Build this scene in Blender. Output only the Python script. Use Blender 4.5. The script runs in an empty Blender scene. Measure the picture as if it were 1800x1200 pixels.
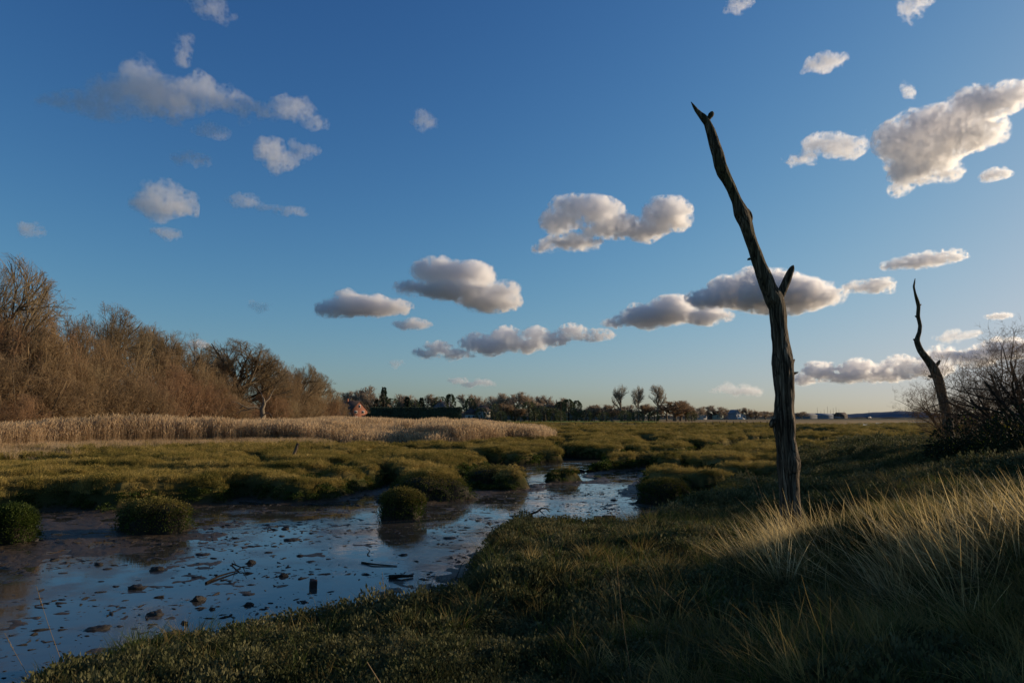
import bpy, math, random
import numpy as np
from mathutils import Vector, Matrix, Euler

random.seed(11)
RNG = np.random.default_rng(11)
scene = bpy.context.scene
COL = scene.collection

# ------------------------------------------------------------------ camera and directions
CAM_Z = 2.6
PITCH = math.radians(6.32)
FPX = 1200.0                       # focal length in photo pixels (24 mm on 36 mm, 1800 px)
CP, SP = math.cos(PITCH), math.sin(PITCH)
SUN_AZ = math.radians(69.0)        # clockwise from +Y (the view direction)
SUN_EL = math.radians(12.0)
SUN_DIR = Vector((math.sin(SUN_AZ) * math.cos(SUN_EL), math.cos(SUN_AZ) * math.cos(SUN_EL), math.sin(SUN_EL)))


def ray(px, py):
    """direction (not normalised) whose depth along the view axis is 1"""
    h, v = (px - 900.0) / FPX, -(py - 600.0) / FPX
    return np.array((h, CP - v * SP, SP + v * CP))


def at_z(px, py, z):
    d = ray(px, py)
    t = (z - CAM_Z) / d[2]
    return np.array((0, 0, CAM_Z)) + d * t


def at_d(px, py, t):
    return np.array((0, 0, CAM_Z)) + ray(px, py) * t


def at_y(px, py, y):
    d = ray(px, py)
    return np.array((0, 0, CAM_Z)) + d * (y / d[1])


cam_d = bpy.data.cameras.new('camera')
cam = bpy.data.objects.new('camera', cam_d)
COL.objects.link(cam)
cam.location = (0, 0, CAM_Z)
cam.rotation_euler = (math.radians(90) + PITCH, 0, 0)
cam_d.lens = 24.0
cam_d.sensor_width = 36.0
cam_d.sensor_fit = 'HORIZONTAL'
cam_d.clip_start = 0.05
cam_d.clip_end = 60000
scene.camera = cam

scene.render.engine = 'CYCLES'
scene.view_settings.view_transform = 'Standard'
scene.view_settings.look = 'None'
scene.view_settings.exposure = 0
scene.view_settings.gamma = 1
cy = scene.cycles
cy.use_denoising = True
cy.max_bounces = 24
cy.volume_bounces = 16
cy.transparent_max_bounces = 16
cy.diffuse_bounces = 3
cy.glossy_bounces = 3
cy.sample_clamp_indirect = 6.0

# ------------------------------------------------------------------ tags
def tag(o, label=None, cat=None, group=None, kind=None):
    if label: o['label'] = label
    if cat: o['category'] = cat
    if group: o['group'] = group
    if kind: o['kind'] = kind
    return o


def empty(name, loc=(0, 0, 0), rz=0.0, scale=1.0):
    o = bpy.data.objects.new(name, None)
    COL.objects.link(o)
    o.location = loc
    o.rotation_euler = (0, 0, rz)
    o.scale = (scale,) * 3 if not hasattr(scale, '__len__') else scale
    return o


def copy_tree(o, parent=None):
    c = o.copy()
    COL.objects.link(c)
    if parent is not None:
        c.parent = parent
    for ch in list(o.children):
        copy_tree(ch, c)
    return c


def mesh_np(name, verts, faces, mat=None, smooth=False, loop_counts=None):
    """mesh from numpy arrays; faces is (n,k) with one k, or a list of such arrays"""
    me = bpy.data.meshes.new(name)
    verts = np.ascontiguousarray(verts, dtype=np.float32)
    fl = faces if isinstance(faces, list) else [faces]
    fl = [np.asarray(f, dtype=np.int32) for f in fl if len(f)]
    me.vertices.add(len(verts))
    me.vertices.foreach_set('co', verts.ravel())
    loops = np.concatenate([f.ravel() for f in fl])
    counts = np.concatenate([np.full(len(f), f.shape[1], dtype=np.int32) for f in fl])
    me.loops.add(len(loops))
    me.loops.foreach_set('vertex_index', loops)
    me.polygons.add(len(counts))
    starts = np.zeros(len(counts), dtype=np.int32)
    starts[1:] = np.cumsum(counts)[:-1]
    me.polygons.foreach_set('loop_start', starts)
    if smooth:
        me.polygons.foreach_set('use_smooth', np.ones(len(counts), dtype=bool))
    me.update(calc_edges=True)
    if mat is not None:
        for m in (mat if isinstance(mat, (list, tuple)) else [mat]):
            me.materials.append(m)
    return me


def obj(name, me, parent=None, loc=None):
    o = bpy.data.objects.new(name, me)
    COL.objects.link(o)
    if parent is not None:
        o.parent = parent
    if loc is not None:
        o.location = loc
    return o


def attr(me, name, data, typ='FLOAT', dom='POINT'):
    a = me.attributes.new(name, typ, dom)
    data = np.asarray(data)
    if typ == 'FLOAT':
        a.data.foreach_set('value', data.astype(np.float32).ravel())
    elif typ == 'INT':
        a.data.foreach_set('value', data.astype(np.int32).ravel())
    elif typ == 'FLOAT_VECTOR':
        a.data.foreach_set('vector', data.astype(np.float32).ravel())
    elif typ == 'FLOAT_COLOR':
        a.data.foreach_set('color', data.astype(np.float32).ravel())


# ------------------------------------------------------------------ noise
def _h(ix, iy, iz, seed):
    n = (ix.astype(np.uint32) * np.uint32(374761393) + iy.astype(np.uint32) * np.uint32(668265263)
         + iz.astype(np.uint32) * np.uint32(2147483647) + np.uint32((seed * 974711 + 12345) & 0xffffffff))
    n = (n ^ (n >> np.uint32(13))) * np.uint32(1274126177)
    n = (n ^ (n >> np.uint32(16))) * np.uint32(2246822519)
    return ((n ^ (n >> np.uint32(15))) & np.uint32(0xffffff)).astype(np.float32) / np.float32(0xffffff)


def noise2(x, y, seed=0):
    x = np.asarray(x, dtype=np.float64); y = np.asarray(y, dtype=np.float64)
    fx, fy = np.floor(x), np.floor(y)
    ix, iy = fx.astype(np.int64), fy.astype(np.int64)
    u, v = (x - fx), (y - fy)
    u = u * u * u * (u * (u * 6 - 15) + 10); v = v * v * v * (v * (v * 6 - 15) + 10)
    z = np.zeros_like(ix)
    a, b = _h(ix, iy, z, seed), _h(ix + 1, iy, z, seed)
    c, d = _h(ix, iy + 1, z, seed), _h(ix + 1, iy + 1, z, seed)
    return ((a * (1 - u) + b * u) * (1 - v) + (c * (1 - u) + d * u) * v) * 2 - 1


def fbm2(x, y, octaves=4, seed=0, gain=0.5):
    s, a, t = 0, 1.0, 0
    c, n = math.cos(0.6), math.sin(0.6)
    for k in range(octaves):
        s = s + a * noise2(x, y, seed + k * 7)
        t += a
        x, y = (c * x - n * y) * 2.03, (n * x + c * y) * 2.03
        a *= gain
    return s / t


def noise3(x, y, z, seed=0):
    fx, fy, fz = np.floor(x), np.floor(y), np.floor(z)
    ix, iy, iz = fx.astype(np.int64), fy.astype(np.int64), fz.astype(np.int64)
    u, v, w = x - fx, y - fy, z - fz
    u = u * u * (3 - 2 * u); v = v * v * (3 - 2 * v); w = w * w * (3 - 2 * w)
    r = 0
    for dz in (0, 1):
        ww = w if dz else 1 - w
        for dy in (0, 1):
            vv = v if dy else 1 - v
            a = _h(ix, iy + dy, iz + dz, seed); b = _h(ix + 1, iy + dy, iz + dz, seed)
            r = r + (a * (1 - u) + b * u) * vv * ww
    return r * 2 - 1


def fbm3(x, y, z, octaves=4, seed=0, gain=0.5, billow=False):
    s, a, t = 0, 1.0, 0
    for k in range(octaves):
        n = noise3(x, y, z, seed + k * 7)
        if billow:
            n = 1 - 2 * np.abs(n) * 1.3
        s = s + a * n
        t += a
        x, y, z = x * 2.02 + 3.1, y * 2.02 + 1.7, z * 2.02 + 5.3
        a *= gain
    return s / t


def smooth(e0, e1, x):
    t = np.clip((x - e0) / (e1 - e0), 0, 1)
    return t * t * (3 - 2 * t)


# ------------------------------------------------------------------ material helpers
class NT:
    def __init__(self, name):
        self.m = bpy.data.materials.new(name)
        self.m.use_nodes = True
        self.t = self.m.node_tree
        self.t.nodes.clear()
        self.out = self.t.nodes.new('ShaderNodeOutputMaterial')

    def n(self, typ, **kw):
        nd = self.t.nodes.new(typ)
        for k, v in kw.items():
            if k.startswith('i_'):
                key = k[2:].replace('_', ' ')
                sock = nd.inputs[int(key)] if key.isdigit() else nd.inputs[key]
                self.put(sock, v)
            else:
                setattr(nd, k, v)
        return nd

    def put(self, sock, v):
        if isinstance(v, bpy.types.NodeSocket):
            self.t.links.new(v, sock)
        elif isinstance(v, bpy.types.Node):
            self.t.links.new(v.outputs[0], sock)
        else:
            if hasattr(sock.default_value, '__len__') and hasattr(v, '__len__'):
                n = len(sock.default_value)
                sock.default_value = tuple(v)[:n] if len(v) >= n else tuple(v) + (1.0,)
            else:
                sock.default_value = v

    def math(self, op, a, b=0.0, c=0.0, clamp=False):
        nd = self.n('ShaderNodeMath', operation=op, use_clamp=clamp)
        self.put(nd.inputs[0], a); self.put(nd.inputs[1], b); self.put(nd.inputs[2], c)
        return nd.outputs[0]

    def mix(self, f, a, b):
        nd = self.n('ShaderNodeMix', data_type='RGBA')
        self.put(nd.inputs[0], f); self.put(nd.inputs[6], a); self.put(nd.inputs[7], b)
        return nd.outputs[2]

    def ramp(self, f, stops):
        nd = self.n('ShaderNodeValToRGB')
        e = nd.color_ramp.elements
        while len(e) < len(stops):
            e.new(0.5)
        for el, (p, c) in zip(e, stops):
            el.position = p
            el.color = tuple(c) + (1,) if len(c) == 3 else c
        self.put(nd.inputs[0], f)
        return nd.outputs[0]

    def noise(self, scale, vec=None, detail=4, rough=0.55, dist=0.0):
        nd = self.n('ShaderNodeTexNoise')
        nd.inputs['Scale'].default_value = scale
        nd.inputs['Detail'].default_value = detail
        nd.inputs['Roughness'].default_value = rough
        nd.inputs['Distortion'].default_value = dist
        if vec is not None:
            self.put(nd.inputs['Vector'], vec)
        return nd.outputs[0]

    def coord(self, which='Object', scale=None):
        tc = self.n('ShaderNodeTexCoord').outputs[which]
        if scale is None:
            return tc
        mp = self.n('ShaderNodeMapping')
        mp.inputs['Scale'].default_value = scale
        self.put(mp.inputs['Vector'], tc)
        return mp.outputs[0]

    def bsdf(self, color, rough=0.8, spec=0.3, normal=None, **kw):
        b = self.n('ShaderNodeBsdfPrincipled')
        self.put(b.inputs['Base Color'], color)
        self.put(b.inputs['Roughness'], rough)
        self.put(b.inputs['Specular IOR Level'], spec)
        if normal is not None:
            self.put(b.inputs['Normal'], normal)
        for k, v in kw.items():
            self.put(b.inputs[k.replace('_', ' ')], v)
        return b.outputs[0]

    def bump(self, h, strength=0.5, dist=0.02):
        return self.n('ShaderNodeBump', i_Height=h, i_Strength=strength, i_Distance=dist).outputs[0]

    def done(self, surf=None, vol=None):
        if surf is not None:
            self.put(self.out.inputs['Surface'], surf)
        if vol is not None:
            self.put(self.out.inputs['Volume'], vol)
        return self.m


def leaf_mat(name, stops, trans=0.35, rough=0.7, var_scale=None, attr_name=None, foot=None):
    """foliage: colour varies per instance / per object, some light passes through"""
    k = NT(name)
    oi = k.n('ShaderNodeObjectInfo')
    f = oi.outputs['Random']
    if attr_name:
        a = k.n('ShaderNodeAttribute', attribute_name=attr_name)
        f = k.math('ADD', k.math('MULTIPLY', f, 0.5), k.math('MULTIPLY', a.outputs['Fac'], 0.5))
    if var_scale:
        g = k.n('ShaderNodeNewGeometry')
        nz = k.noise(var_scale, g.outputs['Position'], 3)
        f = k.math('ADD', k.math('MULTIPLY', f, 0.5), k.math('MULTIPLY_ADD', nz, 1.6, -0.55), clamp=True)
    c = k.ramp(f, stops)
    if foot:                     # dead brown sheath, with shade low in the tuft painted in
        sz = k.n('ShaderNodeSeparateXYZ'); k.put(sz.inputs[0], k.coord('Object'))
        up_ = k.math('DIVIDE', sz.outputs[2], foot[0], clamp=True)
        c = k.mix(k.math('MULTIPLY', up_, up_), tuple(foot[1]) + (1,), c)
    d = k.bsdf(c, rough, 0.15)
    if trans > 0:
        t = k.n('ShaderNodeBsdfTranslucent', i_Color=c).outputs[0]
        mx = k.n('ShaderNodeMixShader', i_0=trans)
        k.put(mx.inputs[1], d); k.put(mx.inputs[2], t)
        d = mx.outputs[0]
    return k.done(d)


# ------------------------------------------------------------------ world and sun
world = bpy.data.worlds.new('World')
scene.world = world
world.use_nodes = True
wt = world.node_tree
wt.nodes.clear()
wo = wt.nodes.new('ShaderNodeOutputWorld')
bg = wt.nodes.new('ShaderNodeBackground')
sk = wt.nodes.new('ShaderNodeTexSky')
sk.sky_type = 'NISHITA'
sk.sun_disc = False
sk.sun_elevation = SUN_EL
sk.sun_rotation = SUN_AZ
sk.altitude = 0
sk.air_density = 1.0
sk.dust_density = 0.8
sk.ozone_density = 4.0
bg.inputs['Strength'].default_value = 0.118
gm = wt.nodes.new('ShaderNodeGamma')               # deeper, more saturated winter sky
gm.inputs[1].default_value = 1.6
tn = wt.nodes.new('ShaderNodeMix')
tn.data_type = 'RGBA'
tn.blend_type = 'MULTIPLY'
tn.inputs[0].default_value = 1.0
tn.inputs[7].default_value = (0.88, 1.0, 1.12, 1)
wt.links.new(sk.outputs[0], gm.inputs[0])
wt.links.new(gm.outputs[0], tn.inputs[6])
# soft shoulder: the haze near the sun must not burn out
vm = wt.nodes.new('ShaderNodeVectorMath'); vm.operation = 'MULTIPLY_ADD'
vm.inputs[1].default_value = (0.15, 0.16, 0.15); vm.inputs[2].default_value = (1, 1, 1)
vd = wt.nodes.new('ShaderNodeVectorMath'); vd.operation = 'DIVIDE'
wt.links.new(tn.outputs[2], vm.inputs[0])
wt.links.new(tn.outputs[2], vd.inputs[0])
wt.links.new(vm.outputs[0], vd.inputs[1])
wt.links.new(vd.outputs[0], bg.inputs[0])
wt.links.new(bg.outputs[0], wo.inputs[0])

sun_d = bpy.data.lights.new('sun', 'SUN')
sun = bpy.data.objects.new('sun', sun_d)
COL.objects.link(sun)
sun_d.energy = 5.0
sun_d.angle = math.radians(0.53)
sun_d.color = (1.0, 0.81, 0.57)
sun.rotation_euler = SUN_DIR.to_track_quat('Z', 'Y').to_euler()
# ------------------------------------------------------------------ clouds (real volumes, each one a thing)
def surface_nets(f, iso=0.0):
    """closed quad surface of f > iso on a unit grid (naive surface nets)"""
    f = np.pad(f - iso, 1, constant_values=-1.0).astype(np.float32)
    nx, ny, nz = f.shape
    s = f > 0
    cx, cy_, cz = nx - 1, ny - 1, nz - 1
    cnt = np.zeros((cx, cy_, cz), np.float32)
    acc = np.zeros((cx, cy_, cz, 3), np.float32)
    corners = [(i, j, k) for i in (0, 1) for j in (0, 1) for k in (0, 1)]
    V = lambda A, c: A[c[0]:c[0] + cx, c[1]:c[1] + cy_, c[2]:c[2] + cz]
    for a in corners:
        for ax in range(3):
            if a[ax] == 0:
                b = list(a); b[ax] = 1
                fa, fb = V(f, a), V(f, b)
                m = V(s, a) != V(s, b)
                t = np.where(m, fa / np.where(m, fa - fb, 1), 0)
                for q in range(3):
                    p = a[q] + (t if q == ax else 0)
                    acc[..., q] += np.where(m, p, 0)
                cnt += m
    on = cnt > 0
    idx = np.full(on.shape, -1, np.int64)
    idx[on] = np.arange(on.sum())
    g = np.argwhere(on)
    verts = g + acc[on] / cnt[on][:, None] - 1.0
    faces = []
    for ax in range(3):
        sl0 = [slice(1, -1)] * 3; sl1 = [slice(1, -1)] * 3
        sl0[ax] = slice(0, -1); sl1[ax] = slice(1, None)
        a, b = s[tuple(sl0)], s[tuple(sl1)]
        for sign in (True, False):
            e = np.argwhere((a != b) & (a == sign))
            if not len(e):
                continue
            e = e.copy()
            o1, o2 = [q for q in range(3) if q != ax]
            base = e.copy()
            base[:, o1] += 1; base[:, o2] += 1
            def c(d1, d2):
                p = base.copy(); p[:, o1] -= d1; p[:, o2] -= d2
                return idx[p[:, 0], p[:, 1], p[:, 2]]
            q = np.stack([c(1, 1), c(0, 1), c(0, 0), c(1, 0)], 1)
            flip = sign ^ (ax == 1)
            faces.append(q if flip else q[:, ::-1])
    return verts, np.concatenate(faces)


def cloud_mat(name, dens, warm=1.0):
    k = NT(name)
    v = k.n('ShaderNodeVolumePrincipled')
    v.inputs['Color'].default_value = (0.995, 0.985, 0.98, 1)
    v.inputs['Density'].default_value = dens
    v.inputs['Anisotropy'].default_value = 0.52
    return k.done(vol=v)


# each cloud: blobs (px, py, half width, half height) in photo pixels, softness of density, noise amount, label
CLOUDS = [
    ('A', [(150,210,26,14),(190,214,42,20),(225,190,45,26),(262,165,42,38),(300,185,60,30),(352,160,40,30),(390,178,40,22),(425,182,30,16),(465,178,34,14),(500,168,34,20),(528,152,16,14),(553,180,18,14)], 62, 1.15, 'long soft grey-white cloud highest in the blue sky above the bare wood'),
    ('B', [(470,270,22,20),(488,288,26,14)], 44, 1.1, 'small ragged cloud beneath the right end of the long soft cloud'),
    ('C', [(290,360,40,30),(306,338,24,14)], 42, 1.1, 'round puffy cloud alone above the bare oak crowns'),
    ('D', [(292,412,24,10)], 36, 1.1, 'little cloud scrap hanging just under the round puffy cloud'),
    ('E', [(432,360,26,11),(470,368,20,6),(510,370,28,8)], 50, 1.2, 'thin wispy cloud streak right of the round puffy cloud'),
    ('F', [(335,280,30,12)], 55, 1.2, 'faint wisp between the long soft cloud and the round puffy cloud'),
    ('G', [(52,402,22,12)], 45, 1.1, 'faint small cloud at the far left above the wood'),
    ('H', [(985,385,34,22),(1010,362,34,20),(1055,368,36,26),(1075,400,48,18),(1130,408,48,18),(1165,385,34,26),(1190,388,22,28),(960,430,24,10),(1010,428,48,14)], 11, .85, 'saddle shaped bright cumulus in the middle of the sky'),
    ('I', [(770,478,40,22),(820,482,50,22),(745,508,44,12),(800,510,60,20),(860,528,56,18),(880,512,32,16)], 9, .75, 'broad domed cumulus with grey flat base left of centre'),
    ('J', [(590,545,34,12),(640,538,56,20),(688,540,32,15),(612,525,16,12)], 9, .8, 'flat cumulus with white crest to the left of the domed cumulus'),
    ('K', [(725,571,30,10)], 12, .8, 'small plain grey cloud below the domed cumulus'),
    ('L', [(748,622,24,9),(775,612,22,15),(802,624,26,10),(838,603,26,18),(868,610,36,16),(890,592,26,18),(925,606,36,15),(940,588,24,14),(975,598,28,13),(1005,584,24,13),(1035,592,24,9),(1062,590,20,8)], 10, 1.1, 'long lumpy chain of cloud low over the far trees'),
    ('M', [(1090,562,30,10),(1130,556,40,20),(1180,548,46,26),(1230,558,36,18),(1255,556,24,8)], 8, .75, 'dark grey cumulus with lit right end left of the tall dead trunk'),
    ('N', [(1250,522,36,18),(1300,512,54,30),(1350,515,60,36),(1400,525,50,30),(1440,528,32,18),(1330,490,40,18)], 8, .75, 'large grey cumulus behind the fork of the tall dead trunk'),
    ('O', [(1505,502,20,11),(1540,505,30,14)], 13, .9, 'small bright oval cloud between the two dead trunks'),
    ('P', [(1585,462,28,10),(1625,460,40,15),(1660,456,28,11)], 13, .95, 'bright ragged oval cloud directly above the thin crooked dead trunk'),
    ('Q', [(1600,228,44,36),(1650,215,60,36),(1710,200,44,34),(1755,192,40,24),(1690,245,60,32),(1630,265,56,32),(1610,300,36,24),(1650,300,36,16),(1590,318,22,12)], 17, 1.0, 'big towering bright cumulus at upper right'),
    ('R', [(1410,272,24,9),(1440,255,30,14),(1475,262,34,18),(1500,274,18,10)], 22, 1.0, 'arched pale cloud left of the big bright cumulus'),
    ('S', [(1448,114,32,12)], 24, 1.0, 'small lens shaped cloud high above the arched pale cloud'),
    ('T', [(1750,308,22,11)], 12, .8, 'tiny bright cloud under the big towering cumulus'),
    ('U', [(1605,14,24,18)], 36, 1.1, 'wispy white scrap at the top edge of the sky on the right'),
    ('V', [(1295,8,22,12)], 40, 1.1, 'wispy white scrap at the top edge of the sky above the tall trunk'),
    ('W', [(1757,556,20,7)], 12, .8, 'tiny flat cloud above the thorn bush'),
    ('X', [(1425,662,28,13),(1455,650,32,20),(1500,660,36,15),(1512,645,30,16),(1560,656,38,15),(1585,642,28,15),(1625,650,36,14),(1650,628,32,15),(1695,632,40,14),(1740,622,46,18)], 9, 1.05, 'long low bank of grey cumulus behind the thin crooked dead trunk'),
    ('Y', [(1275,684,20,8),(1305,688,28,9)], 26, 1.0, 'small pinkish cloud low above the distant houses'),
    ('Z', [(808,672,24,6),(845,674,26,6)], 20, .9, 'thin flat cloud just above the far treetops'),
    ('AA', [(1675,592,26,9),(1705,588,16,8)], 26, 1.0, 'small pale puff above the low bank of grey cumulus'),
    ('BB', [(350,606,20,9)], 16, .8, 'small white cloud peeping over the bare oak crowns'),
    ('CC', [(745,216,22,14)], 70, 1.2, 'faint wisp alone in the blue high left of centre'),
    ('DD', [(372,14,34,16)], 80, 1.2, 'faint wispy veil at the top edge of the sky on the left'),
    ('EE', [(316,92,12,24)], 60, 1.2, 'narrow upright wisp above the long soft cloud'),
    ('FF', [(372,232,26,12)], 70, 1.2, 'very faint wisp tucked under the long soft cloud'),
    ('GG', [(535,262,26,16)], 75, 1.2, 'faint curved wisp right of the small ragged cloud'),
    ('HH', [(1597,160,13,12)], 34, 1.1, 'tiny scrap just over the left shoulder of the big towering cumulus'),
    ('II', [(455,540,17,9)], 60, 1.0, 'tiny faint puff above the end of the wood'),
    ('JJ', [(696,640,14,7)], 40, 1.0, 'tiny faint puff below the left end of the lumpy chain'),
]


FAR = {'Q': 0.62, 'R': 1.5, 'T': 0.9, 'HH': 1.5, 'M': 1.25, 'O': 0.8}


def build_cloud(code, blobs, mfp, amp, label, n):
    b = np.array(blobs, float)
    cx0, cx1 = (b[:, 0] - b[:, 2]).min(), (b[:, 0] + b[:, 2]).max()
    cy0, cy1 = (b[:, 1] - b[:, 3]).min(), (b[:, 1] + b[:, 3]).max()
    mx, my = (cx0 + cx1) / 2, (cy0 + cy1) / 2
    rng = np.random.default_rng(n + 50)
    pad = 0.35 * b[:, 3].max() + 6
    dmax = (b[:, 3] * 1.25).max()
    step = 1.5 if (cx1 - cx0) > 60 else 1.0
    gx = np.arange(cx0 - pad - mx, cx1 + pad - mx, step).astype(np.float32)
    gz = np.arange(-(cy1 + pad - my), -(cy0 - pad - my), step).astype(np.float32)
    gy = np.arange(-dmax - pad, dmax + pad, step).astype(np.float32)
    X, Y, Z = np.meshgrid(gx, gy, gz, indexing='ij')
    hs = max(6.0, min(b[:, 3].mean(), 23.0))
    w = 1.0 / (hs * 1.7)
    # warp
    wx = fbm3(X * w, Y * w, Z * w, 2, n * 13 + 1) * hs * (1.2 if mfp >= 20 else 0.6)
    wz = fbm3(X * w, Y * w, Z * w, 2, n * 13 + 2) * hs * (1.2 if mfp >= 20 else 0.5)
    F = np.full(X.shape, -9.0)
    for (px, py, rx, ry) in blobs:
        ox, oz = px - mx, -(py - my)
        oy = rng.uniform(-0.35, 0.35) * dmax
        ryd = ry * 1.0 + 0.25 * min(rx, 60)
        zz = Z + wz - oz
        zz = np.where(zz < 0, zz * 1.25, zz)          # flatter base
        ax_, ay_, az_ = (X + wx - ox), (Y - oy), zz
        ra, rb, rc = rx * 1.08, ryd, ry * 1.08
        k0 = np.sqrt((ax_ / ra) ** 2 + (ay_ / rb) ** 2 + (az_ / rc) ** 2)
        k1 = np.sqrt((ax_ / ra ** 2) ** 2 + (ay_ / rb ** 2) ** 2 + (az_ / rc ** 2) ** 2) + 1e-5
        f = np.minimum(-k0 * (k0 - 1) / k1, 30)      # about the distance to the ellipsoid, in pixels
        # smooth union
        h = np.clip(0.5 + 0.5 * (f - F) / 5.0, 0, 1)
        F = F * (1 - h) + f * h + 5.0 * h * (1 - h)
    q = 1.0 / (hs * 0.72)
    bil = fbm3(X * q, Y * q, Z * q, 4, n * 13 + 5, 0.6, billow=True)
    q2 = q * 3.3
    fine = fbm3(X * q2 + wx * 0.05, Y * q2, Z * q2, 3, n * 13 + 9, 0.65)
    far_ = F < (-0.45 if mfp < 20 else -.6) * hs
    F = np.where(F < -0.15 * hs, (F + 0.15 * hs) * 3.0 - 0.15 * hs, F)
    nz_ = amp * hs * (1.4 * (bil - 0.36) + 1.55 * fine)
    att = smooth(-0.5 * hs, 0.05 * hs, F).astype(np.float32)     # no crumbs far outside the cloud
    F = F + np.where(nz_ > 0, nz_ * att, nz_)
    F[far_] = -3.0 * hs
    if F.max() <= 0:
        return None
    # place: base of every cloud at about the same height
    d = ray(mx, cy1)
    el = max(d[2] / math.hypot(d[0], d[1]), 0.045)
    dist = min(520.0 / el, 9000.0) * FAR.get(code, 1.0)
    c = ray(mx, my)
    y = dist / math.hypot(c[0], c[1]) * c[1]
    loc = at_y(mx, my, y)
    sc = loc[1] / c[1] / FPX
    thin = mfp >= 20
    main = None
    # a core and two thinner shells around it: the edge of a cloud dissolves
    for lev, iso, w in (('cloud', .20, 1.0), ('soft_edge', -.08, .36), ('soft_edge', -.42, .16)) if not thin else (('cloud', .14, .6), ('soft_edge', -.16, .5), ('soft_edge', -.55, .34)):
        G = F - iso * hs
        if lev == 'soft_edge':
            G = G + amp * hs * .22 * fine * att
        G[0] = G[-1] = -1; G[:, 0] = G[:, -1] = -1; G[:, :, 0] = G[:, :, -1] = -1
        if G.max() <= 0:
            continue
        v, q4 = surface_nets(G)
        v = v * step + np.array((gx[0], gy[0], gz[0]))
        me = mesh_np(lev, v * sc, q4, cloud_mat('cloud_' + code.lower(), w / (mfp * 1.05 * sc)), smooth=True)
        o = obj(lev, me, parent=main)
        if main is None:
            main = o
            o.location = loc
            o.rotation_euler = (0, 0, -math.atan2(c[0], c[1]))
    tag(main, label, 'cloud', 'clouds in the sky')
    return 1


_n = 0
for i, (code, blobs, mfp, amp, label) in enumerate(CLOUDS):
    r = build_cloud(code, blobs, mfp, amp, label, i)
    _n += r or 0
    if r is None: print('cloud empty', code)
print('cloud faces', _n)
# ------------------------------------------------------------------ terrain
def poly(points):
    return np.array([at_z(px, py, z)[:2] for px, py, z in points])


# outline of the muddy creek (photo pixel, height at which that pixel is seen)
CREEK = poly([
    (-520, 1330, .3), (-150, 1290, .3), (60, 1180, .35), (140, 1142, .38), (250, 1112, .4), (400, 1096, .42), (480, 1070, .42), (600, 1061, .42), (700, 1058, .42),
    (782, 1058, .45), (800, 1005, .48), (836, 962, .48), (890, 936, .46), (1010, 946, .40), (1150, 928, .3), (1240, 890, .2), (1300, 872, .1),
    (1290, 866, 0), (1225, 882, 0), (1150, 886, 0), (1128, 868, 0), (1150, 838, 0), (1146, 822, 0), (1080, 826, 0), (1040, 832, 0), (1040, 846, 0), (965, 850, 0), (925, 852, 0),
    (918, 860, 0), (838, 864, 0), (825, 866, 0), (812, 876, 0), (735, 884, 0), (712, 872, 0), (690, 852, 0), (672, 850, 0), (660, 858, 0), (622, 866, 0), (590, 878, 0), (520, 884, 0), (430, 876, 0),
    (404, 878, 0), (395, 884, 0), (300, 890, 0), (200, 898, 0), (100, 893, 0), (-60, 905, 0), (-250, 890, 0), (-700, 930, 0)])
# a small pool out in the marsh and the water far right
POOL = poly([(1528, 783, .1), (1560, 787, .1), (1566, 780, .1), (1540, 776, .1)])
FARWATER = poly([(1405, 750, .0), (1510, 748.5, .0), (1600, 744.5, .0), (1720, 741.2, 0), (1640, 740.6, .0), (1440, 745.3, .0)])
# ground that is not marsh: (x, y, z)
CTRL = np.array([
    (0, 0, 1.0), (-1.5, 1, .95), (0, 3, .88), (0, 5, .68), (0, 7, .55), (2.7, 3.8, 1.12), (2.2, 6.2, .82), (5.1, 7.4, 1.5), (4.43, 11.1, .7), (2, 9, .72), (0.2, 9, .76), (-.5, 8.5, .72), (.6, 10.4, .74), (1.6, 12, .62), (3, 15, .5),
    (-2, 7.5, .4), (-2, 5, .55), (-4, 6, .4), (-5, 3, .55), (-8, 4, .45), (-3, 0, .9), (-6, -2, .9), (-12, 2, .5),
    (7.5, 10.5, 1.45), (4, 1, 1.5), (5.2, 4.2, 1.9), (7, 5, 2.5), (9, 7, 2.5), (10.5, 9, 2.35), (12, 12, 2.1), (9, 18.6, .7), (15.5, 24.3, 1.34), (13.6, 18, 1.5), (11.5, 15, 1.4), (17, 19, 1.9), (22, 26, 1.8),  # crest beyond the right edge is raised to shade the near slope
    (20, 14, 2.1), (14, 5, 2.0), (9, 1, 1.9), (4, -4, 1.4), (12, -6, 2.0), (25, 5, 1.8), (30, 20, 1.6), (11, 26, .65), (18, 33, .8), (28, 36, 1.2), (7, 22, .55), (40, 40, 1.0), (45, 10, 1.2)])


def sdist(P, X, Y):
    """signed distance to polygon, positive inside"""
    d = np.full(X.shape, 1e18); inside = np.zeros(X.shape, bool)
    n = len(P)
    for i in range(n):
        a, b = P[i], P[(i + 1) % n]
        ex, ey = b - a
        wx, wy = X - a[0], Y - a[1]
        t = np.clip((wx * ex + wy * ey) / (ex * ex + ey * ey + 1e-12), 0, 1)
        d = np.minimum(d, (wx - ex * t) ** 2 + (wy - ey * t) ** 2)
        c = ((a[1] > Y) != (b[1] > Y)) & (X < (b[0] - a[0]) * (Y - a[1]) / (b[1] - a[1] + 1e-12) + a[0])
        inside ^= c
    d = np.sqrt(d)
    return np.where(inside, d, -d)


def bank_w(X, Y):
    """1 on the near bank and the sea wall, 0 on the open marsh"""
    # line from the creek head rightwards: everything on the near/right side is bank
    e = (X - 3.0) * 0.86 - (Y - 15.0) * 0.5
    near = smooth(-1.5, 2.5, e + 0.8 * fbm2(X * .2, Y * .2, 2, 91))
    near = np.maximum(near, smooth(17.0, 14.5, np.hypot(X, Y)))
    return near * smooth(62, 40, np.hypot(X - 5, Y))


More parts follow.
